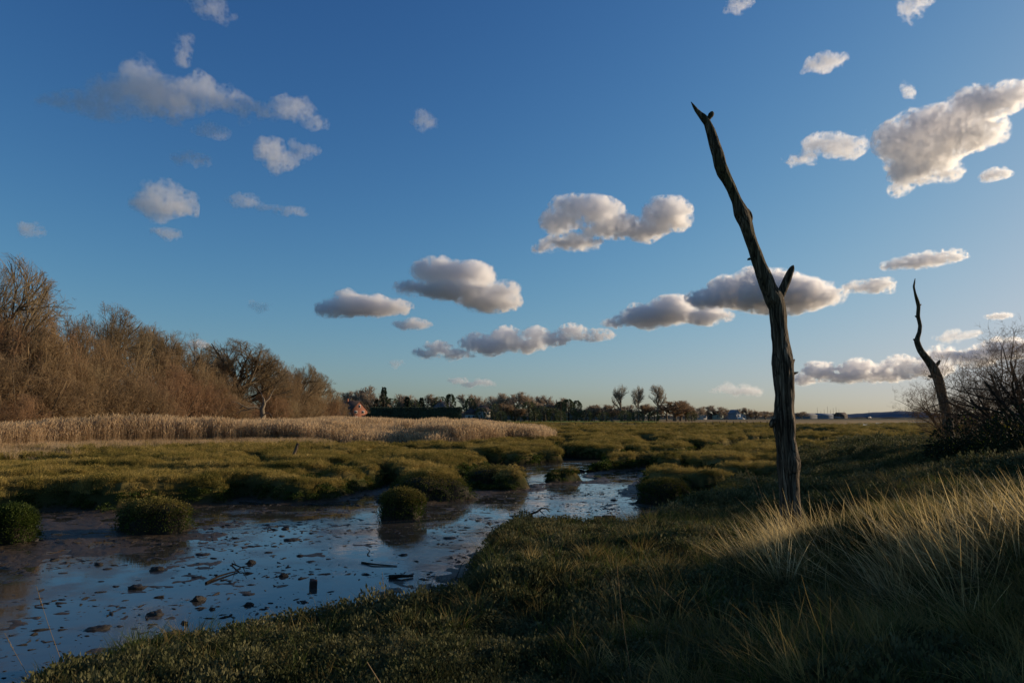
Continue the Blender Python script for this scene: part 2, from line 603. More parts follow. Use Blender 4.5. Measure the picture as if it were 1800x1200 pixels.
def base_h(X, Y):
    num = np.zeros(X.shape); den = np.zeros(X.shape)
    for x, y, z in CTRL:
        w = 1.0 / ((X - x) ** 2 + (Y - y) ** 2 + 0.8) ** 2
        num += w * z; den += w
    bank = num / den
    w = bank_w(X, Y)
    marsh = 0.58 + 0.06 * fbm2(X * .11, Y * .11, 3, 17)
    return bank * w + marsh * (1 - w), w


def terrain(X, Y):
    """height and region masks"""
    X = np.asarray(X, float); Y = np.asarray(Y, float)
    R = np.hypot(X, Y)
    H, bw = base_h(X, Y)
    wob = 0.55 * fbm2(X * .55, Y * .55, 3, 3) + 0.16 * fbm2(X * 2.1, Y * 2.1, 2, 5)
    near = smooth(30, 12, R)
    sd = sdist(CREEK, X, Y) + wob * (0.85 - 0.35 * near)
    # gullies of the marsh, larger with distance from the creek
    wx = X + 2.2 * fbm2(X * .09, Y * .09, 2, 31); wy = Y + 2.2 * fbm2(X * .09 + 9, Y * .09, 2, 32)
    g1 = np.abs(fbm2(wx / 8.5, wy / 7.0, 3, 41)) * 6.2
    g2 = np.abs(fbm2(wx / 5.2, wy / 4.6, 2, 43)) * 4.4
    gate = smooth(-0.25, 0.15, fbm2(X / 16.0, Y / 13.0, 2, 47))
    gd = np.minimum(g1, g2 + 0.6 * (1 - gate) + 0.10)
    rough_zone = smooth(-60, -10, X) * 0.5 + 0.5
    gw = (0.84 + 0.38 * fbm2(X / 9.0, Y / 9.0, 2, 53)) * (1 + .7 * smooth(35, 100, R))
    fade = (1 - smooth(170, 260, R)) * (1 - bw)
    gully = smooth(gw + .16, gw - .18, gd) * fade
    dome = (1 - smooth(0.6, 2.4, gd)) * fade
    # the left part of the marsh is smooth
    lf = 1 - 0.78 * np.maximum(smooth(-9.5, -17, X) * smooth(30, 34, Y), smooth(-5.5, -8.5, X) * smooth(34, 30, Y))
    lf = lf * (1 - .6 * smooth(2.2, .6, np.abs(sd)) * smooth(0, -4, X))
    gully = gully * lf
    gdepth = 0.64 * smooth(14, 26, R)
    H = H + 0.14 * (1 - bw) - gully * gdepth - dome * lf * 0.15 * smooth(14, 26, R)
    # hummocky tops
    H = H + (1 - bw) * (1 - gully) * 0.085 * fbm2(X * .8, Y * .8, 3, 61) * smooth(400, 60, R)
    H = H + bw * 0.07 * fbm2(X * 1.3, Y * 1.3, 3, 63)
    # creek
    cut = smooth(-0.34 - 0.32 * near, 0.06, sd)
    edge_hi = np.exp(-((sd + 0.75) / 0.45) ** 2) * 0.06 * (1 - bw * .5)
    mudz = -0.014 + 0.020 * fbm2(X * 1.3, Y * 1.3, 3, 71) + 0.026 * fbm2(X * 4.5, Y * 5.5, 3, 73) + 0.05 * smooth(0.9, 0.0, sd)
    # bare mud flat on the left, slightly above the water
    flat = smooth(4.5, 1.2, np.hypot((X + 10.5) / 1.3, (Y - 15.2) / 1.0))
    mudz = mudz + flat * 0.028
    Z = (H + edge_hi) * (1 - cut) + mudz * cut
    sp = np.maximum(sdist(POOL, X, Y) + 0.12 * wob, -5)
    c2 = smooth(-0.5, 0.1, sp)
    Z = Z * (1 - c2) + 0.25 * c2 * 0 + c2 * (-0.03)
    sf = sdist(FARWATER, X, Y) / 6.0
    c3 = smooth(-1.2, 0.0, sf)
    Z = Z * (1 - c3) + c3 * (-0.2)
    veg = (1 - smooth(0.35, 0.75, cut)) * (1 - smooth(0.30, 0.6, gully)) * (1 - c2) * (1 - c3)
    # long low swell of the land far away
    return Z, dict(cut=cut, sd=sd, gully=gully, bank=bw, veg=veg)


def ground_z(x, y):
    return float(terrain(np.array([x]), np.array([y]))[0][0])


# fan shaped sheet with fine cells near the camera
_th = np.concatenate([np.linspace(-75, -41, 90, endpoint=False), np.linspace(-41, 41, 1150, endpoint=False), np.linspace(41, 95, 160)])
_r = [1.0]
while _r[-1] < 9000:
    _r.append(_r[-1] * (1.0062 if _r[-1] < 160 else 1.02))
_r = np.array(_r)
TH, RR = np.meshgrid(np.radians(_th), _r, indexing='ij')
GX, GY = RR * np.sin(TH), RR * np.cos(TH) - 1.6
GZ, GM = terrain(GX, GY)
nt, nr = GX.shape
ii = np.arange(nt * nr).reshape(nt, nr)
quads = np.stack([ii[:-1, :-1], ii[1:, :-1], ii[1:, 1:], ii[:-1, 1:]], -1).reshape(-1, 4)[:, ::-1]

k = NT('ground')
geo = k.n('ShaderNodeNewGeometry')
P = geo.outputs['Position']
a_mud = k.n('ShaderNodeAttribute', attribute_name='mud').outputs['Fac']
a_bank = k.n('ShaderNodeAttribute', attribute_name='bank').outputs['Fac']
a_field = k.n('ShaderNodeAttribute', attribute_name='field').outputs['Color']
a_far = k.n('ShaderNodeAttribute', attribute_name='far').outputs['Fac']
n1 = k.noise(0.5, P, 5, .6)
n2 = k.noise(9.0, P, 5, .7)
n3 = k.noise(60.0, P, 3, .6)
soil = k.ramp(n2, [(0.3, (0.020, 0.016, 0.009)), (0.7, (0.045, 0.036, 0.018))])
marsh = k.ramp(n1, [(0.3, (0.14, 0.11, 0.03)), (0.5, (0.20, 0.15, 0.046)), (0.7, (0.26, 0.185, 0.062))])
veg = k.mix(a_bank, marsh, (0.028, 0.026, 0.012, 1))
veg = k.mix(k.math('MULTIPLY', n2, 0.6), veg, (0.02, 0.018, 0.008, 1))
veg = k.mix(k.n('ShaderNodeAttribute', attribute_name='gully').outputs['Fac'], veg, (0.016, 0.014, 0.007, 1))  # dark soil with the shade of the gullies painted into it
veg = k.mix(a_far, veg, a_field)
mud = k.ramp(n2, [(0.25, (0.034, 0.022, 0.011)), (0.55, (0.066, 0.044, 0.023)), (0.8, (0.10, 0.07, 0.039))])
a_flat = k.n('ShaderNodeAttribute', attribute_name='flat').outputs['Fac']
alg = k.math('MULTIPLY', k.math('MULTIPLY', a_mud, k.math('SUBTRACT', 1.0, a_mud)), 3.2, clamp=True)
greenish = k.mix(n1, (0.035, 0.05, 0.010, 1), (0.03, 0.024, 0.012, 1))
col = k.mix(a_mud, veg, mud)
col = k.mix(alg, col, greenish)
rgh = k.math('MULTIPLY_ADD', a_flat, -0.45, 0.95)
rgh = k.math('ADD', rgh, k.math('MULTIPLY_ADD', n2, 0.4, -0.2))
bmp = k.bump(k.math('ADD', n2, k.math('MULTIPLY', n3, 0.35)), 0.6, 0.04)
M_GROUND = k.done(k.bsdf(col, rgh, k.math('MULTIPLY_ADD', a_flat, 0.16, 0.06), bmp))

me = mesh_np('ground', np.stack([GX, GY, GZ], -1).reshape(-1, 3), quads, M_GROUND, smooth=True)
attr(me, 'mud', GM['cut'].ravel())
attr(me, 'gully', smooth(0.15, 0.7, GM['gully']).ravel())
attr(me, 'bank', GM['bank'].ravel())
attr(me, 'flat', (GM['cut'] * smooth(0.10, 0.02, GZ)).ravel())
# far land: reed strip, green field, tan saltings, dim plain
far = smooth(150, 230, RR)
colr = np.zeros(GX.shape + (4,)); colr[..., 3] = 1
tan = np.array((0.27, 0.18, 0.08)); olive = np.array((0.19, 0.15, 0.045)); grn = np.array((0.12, 0.18, 0.03)); drk = np.array((0.06, 0.055, 0.03))
band = fbm2(GX / 90.0, GY / 25.0, 3, 81)
c = olive + (tan - olive) * smooth(190, 235, GY + 25 * band)[..., None]
azd = GX / np.maximum(GY, 1)
isg = smooth(262, 270, GY) * smooth(380, 340, GY) * smooth(0.225, 0.2, azd)
c = c + (grn - c) * isg[..., None]
c = c + (drk - c) * smooth(420, 520, GY)[..., None]
c = c * (1 + 0.35 * fbm2(GX / 30.0, GY / 9.0, 3, 83))[..., None]
colr[..., :3] = np.clip(c, 0.01, 1)
attr(me, 'field', colr, 'FLOAT_COLOR')
attr(me, 'far', far.ravel())
g = obj('ground', me); tag(g, kind='structure')

# ------------------------------------------------------------------ water film on the mud
k = NT('water')
geo = k.n('ShaderNodeNewGeometry')
mp = k.n('ShaderNodeMapping'); mp.inputs['Scale'].default_value = (1.0, 1.6, 1)
k.put(mp.inputs['Vector'], geo.outputs['Position'])
w1 = k.noise(2.2, mp.outputs[0], 3, .5)
w2 = k.noise(26.0, mp.outputs[0], 2, .5)
scum = k.noise(0.9, geo.outputs['Position'], 5, .65)
rg = k.ramp(scum, [(0.45, (0.03, 0.03, 0.03)), (0.62, (0.22, 0.22, 0.22))])
cl = k.ramp(scum, [(0.4, (0.036, 0.033, 0.029)), (0.65, (0.062, 0.051, 0.039))])
bm = k.bump(k.math('ADD', w1, k.math('MULTIPLY', w2, 0.10)), 0.035, 0.05)
M_WATER = k.done(k.bsdf(cl, rg, 0.85, bm, IOR=1.45))
wv = np.array([(-60, 2, 0), (14, 2, 0), (14, 40, 0), (-60, 40, 0)], float)
o = obj('water', mesh_np('water', wv, np.array([[0, 1, 2, 3]]), M_WATER)); tag(o, kind='structure')
pw = np.array([(16, 33, 0.0), (40, 33, 0.0), (40, 75, 0.0), (16, 75, 0.0)], float)
o = obj('water', mesh_np('water', pw, np.array([[0, 1, 2, 3]]), M_WATER)); tag(o, kind='structure')
fw = np.array([(30, 150, -0.05), (700, 150, -0.05), (700, 560, -0.05), (30, 560, -0.05)], float)
o = obj('water', mesh_np('water', fw, np.array([[0, 1, 2, 3]]), M_WATER)); tag(o, kind='structure')
# ------------------------------------------------------------------ plants: small meshes and scattering
def blades(n, h, spread, lean, width, seed, curve=0.5, segs=4, lean_dir=None, up=0.0):
    """a tuft of n grass blades -> verts, quads"""
    r = np.random.default_rng(seed)
    V, F = [], []
    for i in range(n):
        a = r.uniform(0, 2 * math.pi)
        rad = spread * math.sqrt(r.uniform(0, 1))
        base = np.array((math.cos(a) * rad, math.sin(a) * rad, 0))
        hh = h * r.uniform(0.55, 1.1)
        la = a + r.normal(0, 0.7)
        L = np.array((math.cos(la), math.sin(la), 0)) * lean * r.uniform(0.2, 1.2)
        if lean_dir is not None:
            L = L + np.array(lean_dir) * r.uniform(0.6, 1.3)
        sa = r.uniform(0, math.pi)
        side = np.array((math.cos(sa), math.sin(sa), 0))
        w = width * r.uniform(0.6, 1.2)
        o = len(V)
        for s in range(segs + 1):
            t = s / segs
            p = base + np.array((0, 0, 1)) * hh * (t - 0.35 * curve * t * t) + L * hh * (t * (1 - curve) + curve * t * t)
            ww = w * (1 - t) ** 0.7 * 0.5 + 0.0004
            V += [p - side * ww, p + side * ww]
        for s in range(segs):
            F.append((o + 2 * s, o + 2 * s + 1, o + 2 * s + 3, o + 2 * s + 2))
    return np.array(V), np.array(F)


def leaf_clump(n, rad, h, leaf, seed, stems=True, fill=0.35):
    """low bushy clump of small upright leaves over a dome"""
    r = np.random.default_rng(seed)
    V, F = [], []
    for i in range(n):
        a = r.uniform(0, 2 * math.pi); q = math.sqrt(r.uniform(0, 1))
        top = math.sqrt(max(0, 1 - q * q)) * (0.75 + 0.25 * math.sin(3 * a + seed))
        z = h * top * (r.uniform(fill, 1.0) ** 0.5)
        p = np.array((math.cos(a) * q * rad, math.sin(a) * q * rad, z))
        d = np.array((math.cos(a) * q * 0.8, math.sin(a) * q * 0.8, 0.9)) + r.normal(0, 0.45, 3)
        d /= np.linalg.norm(d)
        s = np.cross(d, r.normal(0, 1, 3)); s /= np.linalg.norm(s) + 1e-9
        l = leaf * r.uniform(0.6, 1.3); w = l * r.uniform(0.22, 0.36)
        o = len(V)
        V += [p, p + d * l * 0.5 + s * w, p + d * l, p + d * l * 0.5 - s * w]
        F.append((o, o + 1, o + 2, o + 3))
    return np.array(V), np.array(F)


def proto(name, vf, mat):
    me = mesh_np(name, vf[0], vf[1], mat)
    return bpy.data.objects.new(name, me)      # not linked to the scene: only instanced by stuff


def scatter(name, label, pts, rots, scls, protos, cat=None):
    """ONE stuff object that draws plant meshes on its points"""
    n = len(pts)
    me = bpy.data.meshes.new(name)
    me.vertices.add(n)
    me.vertices.foreach_set('co', np.asarray(pts, np.float32).ravel())
    attr(me, 'rot', rots, 'FLOAT_VECTOR')
    attr(me, 'scl', scls, 'FLOAT_VECTOR')
    attr(me, 'pick', np.random.default_rng(n).integers(0, len(protos), n), 'INT')
    me.update()
    o = obj(name, me)
    ng = bpy.data.node_groups.new(name, 'GeometryNodeTree')
    ng.interface.new_socket('Geometry', in_out='INPUT', socket_type='NodeSocketGeometry')
    ng.interface.new_socket('Geometry', in_out='OUTPUT', socket_type='NodeSocketGeometry')
    N, L = ng.nodes, ng.links
    gi, go = N.new('NodeGroupInput'), N.new('NodeGroupOutput')
    iop = N.new('GeometryNodeInstanceOnPoints')
    g2i = N.new('GeometryNodeGeometryToInstance')
    for p in reversed(protos):
        oi = N.new('GeometryNodeObjectInfo')
        oi.inputs['Object'].default_value = p
        L.new(oi.outputs['Geometry'], g2i.inputs[0])
    def named(nm, typ):
        a = N.new('GeometryNodeInputNamedAttribute'); a.data_type = typ
        a.inputs['Name'].default_value = nm
        return a.outputs[0]
    L.new(gi.outputs[0], iop.inputs['Points'])
    L.new(g2i.outputs[0], iop.inputs['Instance'])
    iop.inputs['Pick Instance'].default_value = True
    L.new(named('pick', 'INT'), iop.inputs['Instance Index'])
    e2r = N.new('FunctionNodeEulerToRotation')
    L.new(named('rot', 'FLOAT_VECTOR'), e2r.inputs[0])
    L.new(e2r.outputs[0], iop.inputs['Rotation'])
    L.new(named('scl', 'FLOAT_VECTOR'), iop.inputs['Scale'])
    L.new(iop.outputs[0], go.inputs[0])
    md = o.modifiers.new('plants', 'NODES')
    md.node_group = ng
    tag(o, label, cat, kind='stuff')
    return o


def wedge(n, r0, r1, half=42.0, rng=RNG, a0=None, a1=None):
    """random ground points seen from the photographer's place, uniform per area"""
    a = np.radians(rng.uniform(-half if a0 is None else a0, half if a1 is None else a1, n))
    r = np.sqrt(rng.uniform(r0 * r0, r1 * r1, n))
    return r * np.sin(a), r * np.cos(a)


def rnd_rot(n, tilt=0.2, rng=RNG):
    return np.stack([rng.normal(0, tilt, n), rng.normal(0, tilt, n), rng.uniform(0, 6.283, n)], -1)


# ---- materials
M_MARSH = leaf_mat('marsh_leaf', [(0.0, (0.06, 0.06, 0.012)), (0.25, (0.15, 0.122, 0.025)), (0.5, (0.26, 0.188, 0.046)), (0.8, (0.37, 0.265, 0.078)), (1.0, (0.48, 0.34, 0.115))], 0.3, 0.8, var_scale=0.5)
M_MARSH_SIDE = leaf_mat('wet_green', [(0.0, (0.028, 0.042, 0.008)), (0.5, (0.045, 0.066, 0.011)), (1.0, (0.075, 0.095, 0.018))], 0.3, 0.6, var_scale=0.9)
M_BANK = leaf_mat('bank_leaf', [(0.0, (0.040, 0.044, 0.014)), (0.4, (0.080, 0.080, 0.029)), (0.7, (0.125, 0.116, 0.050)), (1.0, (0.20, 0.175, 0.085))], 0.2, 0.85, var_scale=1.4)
M_GRASS = leaf_mat('green_grass', [(0.0, (0.030, 0.050, 0.008)), (0.5, (0.062, 0.090, 0.015)), (0.8, (0.11, 0.125, 0.028)), (1.0, (0.18, 0.16, 0.05))], 0.4, 0.5, var_scale=1.2)
M_DRY_LIT = leaf_mat('dry_grass', [(0.0, (0.34, 0.24, 0.09)), (0.4, (0.52, 0.38, 0.16)), (0.75, (0.68, 0.52, 0.25)), (1.0, (0.82, 0.66, 0.37))], 0.5, 0.55, var_scale=2.0, foot=(.34, (0.10, 0.07, 0.025)))  # sunlight of the bright patches is put into the straw colour
M_DRY_SHADED = leaf_mat('shaded_dry_grass', [(0.0, (0.11, 0.08, 0.024)), (0.4, (0.22, 0.156, 0.05)), (0.75, (0.34, 0.245, 0.082)), (1.0, (0.48, 0.36, 0.14))], 0.35, 0.7, var_scale=1.6)  # same straw, shade of the slope put into a darker colour
M_REED = leaf_mat('reed', [(0.0, (0.36, 0.24, 0.125)), (0.5, (0.50, 0.345, 0.19)), (1.0, (0.62, 0.45, 0.27))], 0.4, 0.7, var_scale=0.25)
M_PLUME = leaf_mat('reed_plume', [(0.0, (0.44, 0.305, 0.165)), (1.0, (0.64, 0.46, 0.27))], 0.5, 0.9, var_scale=0.3)

# ---- marsh plants (sea purslane and cord grass) on the open marsh
pm = [proto('marsh_shrub', leaf_clump(260, 0.30, 0.26, 0.042, 100 + i), M_MARSH) for i in range(3)]
pm += [proto('marsh_grass', blades(90, 0.30, 0.26, 0.25, 0.010, 110 + i, 0.2, 2), M_MARSH) for i in range(3)]
X, Y, S = [], [], []
for (r0, r1, n, sc) in ((13, 24, 17000, 0.72), (24, 40, 24000, 0.8), (40, 75, 42000, 1.1), (75, 150, 52000, 1.6), (150, 235, 16000, 3.0)):
    x, y = wedge(n, r0, r1)
    X.append(x); Y.append(y); S.append(np.full(n, sc))
X, Y, S = map(np.concatenate, (X, Y, S))
Z, M = terrain(X, Y)
keep = (M['veg'] > 0.5) & (M['bank'] < 0.6)
keep &= RNG.uniform(0, 1, len(X)) < (1 - 0.6 * smooth(-9, -20, X) * smooth(34, 42, Y))
X, Y, Z, S = X[keep], Y[keep], Z[keep], S[keep]
n = len(X)
sv = S * RNG.uniform(0.7, 1.3, n)
hv = np.minimum(S, 1.35) * RNG.uniform(0.4, 1.4, n)
tops = smooth(0.35, 0.68, Z)          # lower plants on the flanks
scatter('marsh_plants', 'olive brown low marsh plants over the open saltmarsh', np.stack([X, Y, Z - 0.03], -1), rnd_rot(n, 0.18), np.stack([sv, sv, hv * (0.6 + 0.4 * tops)], -1), pm)
print('marsh', n)

# ---- wet green growth low on the sides of the hummocks
pg = [proto('green_weed', leaf_clump(120, 0.16, 0.12, 0.04, 130 + i), M_MARSH_SIDE) for i in range(3)]
x, y = wedge(150000, 12, 60)
Z, M = terrain(x, y)
rnd = fbm2(x * .35, y * .35, 2, 301)
keep = (M['bank'] < 0.7) & (Z > 0.05) & (Z < 0.42) & ((M['cut'] > 0.2) | (M['gully'] > 0.25)) & (rnd > -0.45)
x, y, Z = x[keep], y[keep], Z[keep]
n = len(x); sv = RNG.uniform(0.6, 1.3, n) * np.where(np.hypot(x, y) > 30, 1.5, 1.0)
scatter('green_weed', 'wet green weed low on the mud banks of the creek', np.stack([x, y, Z - 0.02], -1), rnd_rot(n, 0.3), np.stack([sv] * 3, -1), pg)
print('weed', n)

M_HUM = leaf_mat('hummock_leaf', [(0.0, (0.06, 0.06, 0.013)), (0.5, (0.12, 0.10, 0.022)), (1.0, (0.22, 0.17, 0.05))], 0.2, 0.85, var_scale=6.0)
# ---- bank scrub: grey green low shrubs in the shade
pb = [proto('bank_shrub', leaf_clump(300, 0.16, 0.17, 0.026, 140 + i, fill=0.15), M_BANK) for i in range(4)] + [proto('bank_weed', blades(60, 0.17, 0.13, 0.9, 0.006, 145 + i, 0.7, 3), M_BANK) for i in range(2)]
X, Y, S = [], [], []
for (r0, r1, n, sc) in ((2.6, 6.5, 3600, 0.85), (6.5, 14, 9000, 1.05), (14, 30, 13000, 1.6), (30, 60, 9000, 2.6)):
    x, y = wedge(n, r0, r1, 46)
    X.append(x); Y.append(y); S.append(np.full(n, sc))
X, Y, S = map(np.concatenate, (X, Y, S))
Z, M = terrain(X, Y)
keep = (M['veg'] > 0.5) & (M['bank'] >= 0.4)
X, Y, Z, S = X[keep], Y[keep], Z[keep], S[keep]
n = len(X); sv = S * RNG.uniform(0.7, 1.4, n)
patch = 0.9 + 0.75 * fbm2(X * .9, Y * .9, 3, 311)
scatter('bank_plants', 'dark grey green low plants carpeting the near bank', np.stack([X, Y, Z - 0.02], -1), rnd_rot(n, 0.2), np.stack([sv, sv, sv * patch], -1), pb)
print('bank', n)

# ---- grass on the near bank
pt = [proto('grass_tuft', blades(34, 0.26, 0.07, 0.75, 0.0065, 150 + i, 0.55, 4), M_GRASS) for i in range(5)]
pd = [proto('dry_tuft', blades(30, 0.30, 0.07, 0.8, 0.006, 160 + i, 0.6, 4), M_DRY_SHADED) for i in range(5)]
X, Y, S = [], [], []
for (r0, r1, n, sc) in ((2.2, 6.5, 3000, 0.8), (6.5, 14, 9000, 0.95), (14, 30, 11000, 1.1), (30, 50, 5000, 1.5)):
    x, y = wedge(n, r0, r1, 46)
    X.append(x); Y.append(y); S.append(np.full(n, sc))
X, Y, S = map(np.concatenate, (X, Y, S))
Z, M = terrain(X, Y)
dens = 0.42 + 0.6 * smooth(0.75, 1.25, Z) + 0.5 * fbm2(X * .6, Y * .6, 2, 321)
keep = (M['veg'] > 0.5) & (M['bank'] >= 0.4) & (RNG.uniform(0, 1, len(X)) < dens)
X, Y, Z, S = X[keep], Y[keep], Z[keep], S[keep]
n = len(X)
isdry = RNG.uniform(0, 1, n) < 0.40 + 0.2 * smooth(0.9, 1.4, Z)
for nm, lb, mk, pr in (('grass', 'short dark green grass on the near bank', ~isdry, pt), ('dry_grass', 'withered straw coloured grass among the green on the near bank', isdry, pd)):
    m = mk.sum(); sv = S[mk] * RNG.uniform(0.6, 1.35, m)
    scatter(nm, lb, np.stack([X[mk], Y[mk], Z[mk] - 0.02], -1), rnd_rot(m, 0.22), np.stack([sv, sv, sv], -1), pr)
print('grass', n)

# ---- long bleached grass on the shoulder of the bank, leaning left
def lean_rot(n, lean=0.28, jit=0.3):
    # instances are not spun about z fully so the wind lean stays common
    return np.stack([RNG.normal(0.0, jit, n), RNG.normal(-lean, jit, n), RNG.uniform(-1.3, 1.3, n)], -1)

pl = [proto('long_grass', blades(34, 0.50, 0.11, 0.7, 0.0062, 170 + i, 0.6, 5, lean_dir=(-0.22, 0.02, 0)), M_DRY_LIT) if i % 2 else proto('long_grass', blades(16, 0.72, 0.09, 0.5, 0.0088, 170 + i, .15, 5, lean_dir=(-0.24, 0.02, 0)), M_DRY_LIT) for i in range(6)]
pdl = [proto('dull_long_grass', blades(26, 0.5, 0.09, 0.85, 0.008, 190 + i, 0.65, 6, lean_dir=(-0.15, 0, 0)), M_DRY_SHADED) for i in range(6)]
plg = [proto('long_green_grass', blades(16, 0.42, 0.08, 0.9, 0.011, 180 + i, 0.6, 5, lean_dir=(-0.15, 0, 0)), M_GRASS) for i in range(3)]
def blob_pts(spec, rng=RNG):
    X, Y = [], []
    for (px, py, z, rx, ry, n) in spec:
        c = at_z(px, py, z)
        X.append(rng.normal(c[0], rx, n)); Y.append(rng.normal(c[1], ry, n))
    return np.concatenate(X), np.concatenate(Y)

TUS = [(1400, 1000, .85, .36, .26, 66), (1392, 985, .82, .2, .1, 26), (1350, 1030, .85, .3, .25, 26), (1395, 965, .85, .16, .10, 16), (1450, 1000, 1.0, .34, .3, 20), 
       (1640, 985, 1.4, .36, .32, 46), (1700, 955, 1.5, .42, .38, 56), (1780, 920, 1.65, .5, .42, 80), (1860, 920, 1.75, .5, .5, 30),
       ]
DUL = [(1400, 1040, .85, .6, .5, 120), (1330, 1110, .9, .5, .4, 60), (1450, 1110, 1.1, .5, .4, 70), (1560, 1060, 1.25, .5, .4, 80), (1680, 1040, 1.4, .6, .5, 110), (1790, 1010, 1.6, .6, .6, 120), (1790, 1120, 1.4, .5, .4, 70), (1640, 1150, 1.25, .5, .4, 60), (1500, 1180, 1.1, .5, .3, 40), (1560, 960, 1.1, .5, .5, 24), (1700, 920, 1.5, .6, .6, 70), (1900, 1000, 1.8, .8, .8, 80), (1260, 1070, .8, .5, .5, 30), (1390, 1000, .85, .5, .5, 60)]
x, y = blob_pts(TUS)
Z, M = terrain(x, y)
ok = M['veg'] > 0.5
x, y, Z = x[ok], y[ok], Z[ok]
n = len(x); sv = RNG.uniform(0.4, 1.1, n)
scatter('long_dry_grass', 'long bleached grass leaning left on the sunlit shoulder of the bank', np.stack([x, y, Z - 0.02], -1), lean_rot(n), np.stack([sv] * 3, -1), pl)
x, y = blob_pts(DUL)
Z, M = terrain(x, y)
ok = (M['veg'] > 0.5) & (fbm2(x * 1.5, y * 1.5, 2, 333) > -.12)
x, y, Z = x[ok], y[ok], Z[ok]
n = len(x); sv = RNG.uniform(0.35, 0.95, n)
scatter('withered_grass', 'tangled brownish withered grass on the shaded slope of the bank', np.stack([x, y, Z - 0.02], -1), lean_rot(n, .2, .35), np.stack([sv] * 3, -1), pdl)
g = RNG.uniform(0, 1, n) < 0.5
scatter('long_green_grass', 'broad bladed green grass growing through the bleached grass', np.stack([x[g] + 0.06, y[g] + 0.05, Z[g] - 0.02], -1), lean_rot(g.sum(), 0.3, 0.3), np.stack([sv[g]] * 3, -1), plg)

# ---- reed bed
def reed_clump(seed, n=15, h=1.86, spread=0.34):
    r = np.random.default_rng(seed)
    V, F, mi = [], [], []
    def strip(pts, w, side, m):
        o = len(V)
        for j, p in enumerate(pts):
            ww = w[j] * 0.5
            V.extend([p - side * ww, p + side * ww])
        for j in range(len(pts) - 1):
            F.append((o + 2 * j, o + 2 * j + 1, o + 2 * j + 3, o + 2 * j + 2)); mi.append(m)
    for i in range(n):
        b = np.array((r.uniform(-spread, spread), r.uniform(-spread, spread), 0))
        hh = h * r.uniform(0.55, 1.14)
        l = np.array((r.normal(-0.05, 0.06), r.normal(0, 0.06), 0))
        sd = r.normal(0, 1, 3); sd[2] = 0; sd /= np.linalg.norm(sd)
        P_ = [b + np.array((0, 0, hh * t)) + l * hh * t * t for t in (0, 0.5, 0.86)]
        strip(P_, (0.012, 0.010, 0.008), sd, 0)
        tp = P_[-1]
        dr = np.array((r.normal(-0.10, 0.05), r.normal(0, 0.05), 0))
        P2 = [tp, tp + np.array((0, 0, .13)) + dr * .4, tp + np.array((0, 0, .26)) + dr * 1.0]
        strip(P2, (0.012, 0.05, 0.008), sd, 1)
        for q in range(2):
            t = r.uniform(0.25, 0.75); a = r.uniform(0, 6.283)
            d = np.array((math.cos(a), math.sin(a), 0.9)); st = b + np.array((0, 0, hh * t)) + l * hh * t * t
            L_ = r.uniform(0.25, 0.45)
            strip([st, st + d * L_ * .5, st + d * L_ + np.array((0, 0, -.12))], (0.006, 0.02, 0.002), sd, 0)
    return np.array(V), np.array(F), np.array(mi)

pr = []
for i in range(5):
    V, F, mi = reed_clump(200 + i)
    me = mesh_np('reed_clump', V, F, [M_REED, M_PLUME])
    me.polygons.foreach_set('material_index', mi.astype(np.int32))
    pr.append(bpy.data.objects.new('reed_clump', me))
# outline of the reed bed: base line seen in the photo, then back from it
RF = [(-420, 806), (-60, 800), (0, 795), (100, 790), (230, 786), (350, 783), (470, 781), (560, 780), (640, 780), (700, 779), (760, 781), (830, 779), (860, 778), (905, 775), (950, 775), (978, 773)]
front = np.array([at_z(a, b, 0.58)[:2] for a, b in RF])
back = np.array([at_z(a, b, 0.58)[:2] for a, b in ((978, 764), (940, 760), (860, 757.5), (760, 757), (620, 757), (480, 759), (350, 762), (230, 765), (100, 769), (0, 772), (-420, 780))])
REEDS = np.concatenate([front, back])
lo, hi = REEDS.min(0), REEDS.max(0)
x = RNG.uniform(lo[0], hi[0], 90000); y = RNG.uniform(lo[1], hi[1], 90000)
sd = sdist(REEDS, x, y) + 0.5 * fbm2(x * .5, y * .5, 3, 401)
keep = (sd > 0) & (RNG.uniform(0, 1, len(x)) < np.where(sd < 5, 1.0, 0.5) * (0.3 + 0.7 * smooth(0, 1.6, sd)) * np.where(x > 1.0, 1 - .5 * smooth(1, 5, x), 1))
x, y, sd = x[keep], y[keep], sd[keep]
Z, M = terrain(x, y)
n = len(x)
hts = (0.90 + 0.22 * fbm2(x * .09, y * .09, 2, 411)) * (1 - .36 * smooth(-9, 3.2, x)) * (1 + .12 * smooth(-14, -26, x)) * RNG.uniform(0.90, 1.08, n) * (0.78 + 0.22 * smooth(0, 1.2, sd))
hts *= 1 - 0.28 * smooth(-22, -34, x)
scatter('reeds', 'bed of tall pale straw coloured reeds in front of the wood', np.stack([x, y, Z - 0.03], -1), rnd_rot(n, 0.05), np.stack([np.ones(n), np.ones(n), hts], -1), pr)
print('reeds', n)
# rough tawny grass in front of the reeds on the left
pw = [proto('tawny_grass', blades(60, 0.42, 0.22, 0.4, 0.012, 220 + i, 0.4, 3), M_REED) for i in range(3)]
x = RNG.uniform(-60, -8, 26000); y = RNG.uniform(24, 62, 26000)
sd = sdist(REEDS, x, y)
keep = (sd < 0.3) & (RNG.uniform(0, 1, len(x)) < smooth(-7.5 , -0.5, sd + 2.0 * fbm2(x * .25, y * .25, 2, 421)) * smooth(-7, -20, x) * 0.9)
x, y = x[keep], y[keep]; Z, M = terrain(x, y); n = len(x); sv = RNG.uniform(0.6, 1.3, n)
scatter('tawny_grass', 'rough tawny grass along the foot of the reeds on the left', np.stack([x, y, Z - 0.02], -1), rnd_rot(n, 0.15), np.stack([sv] * 3, -1), pw)
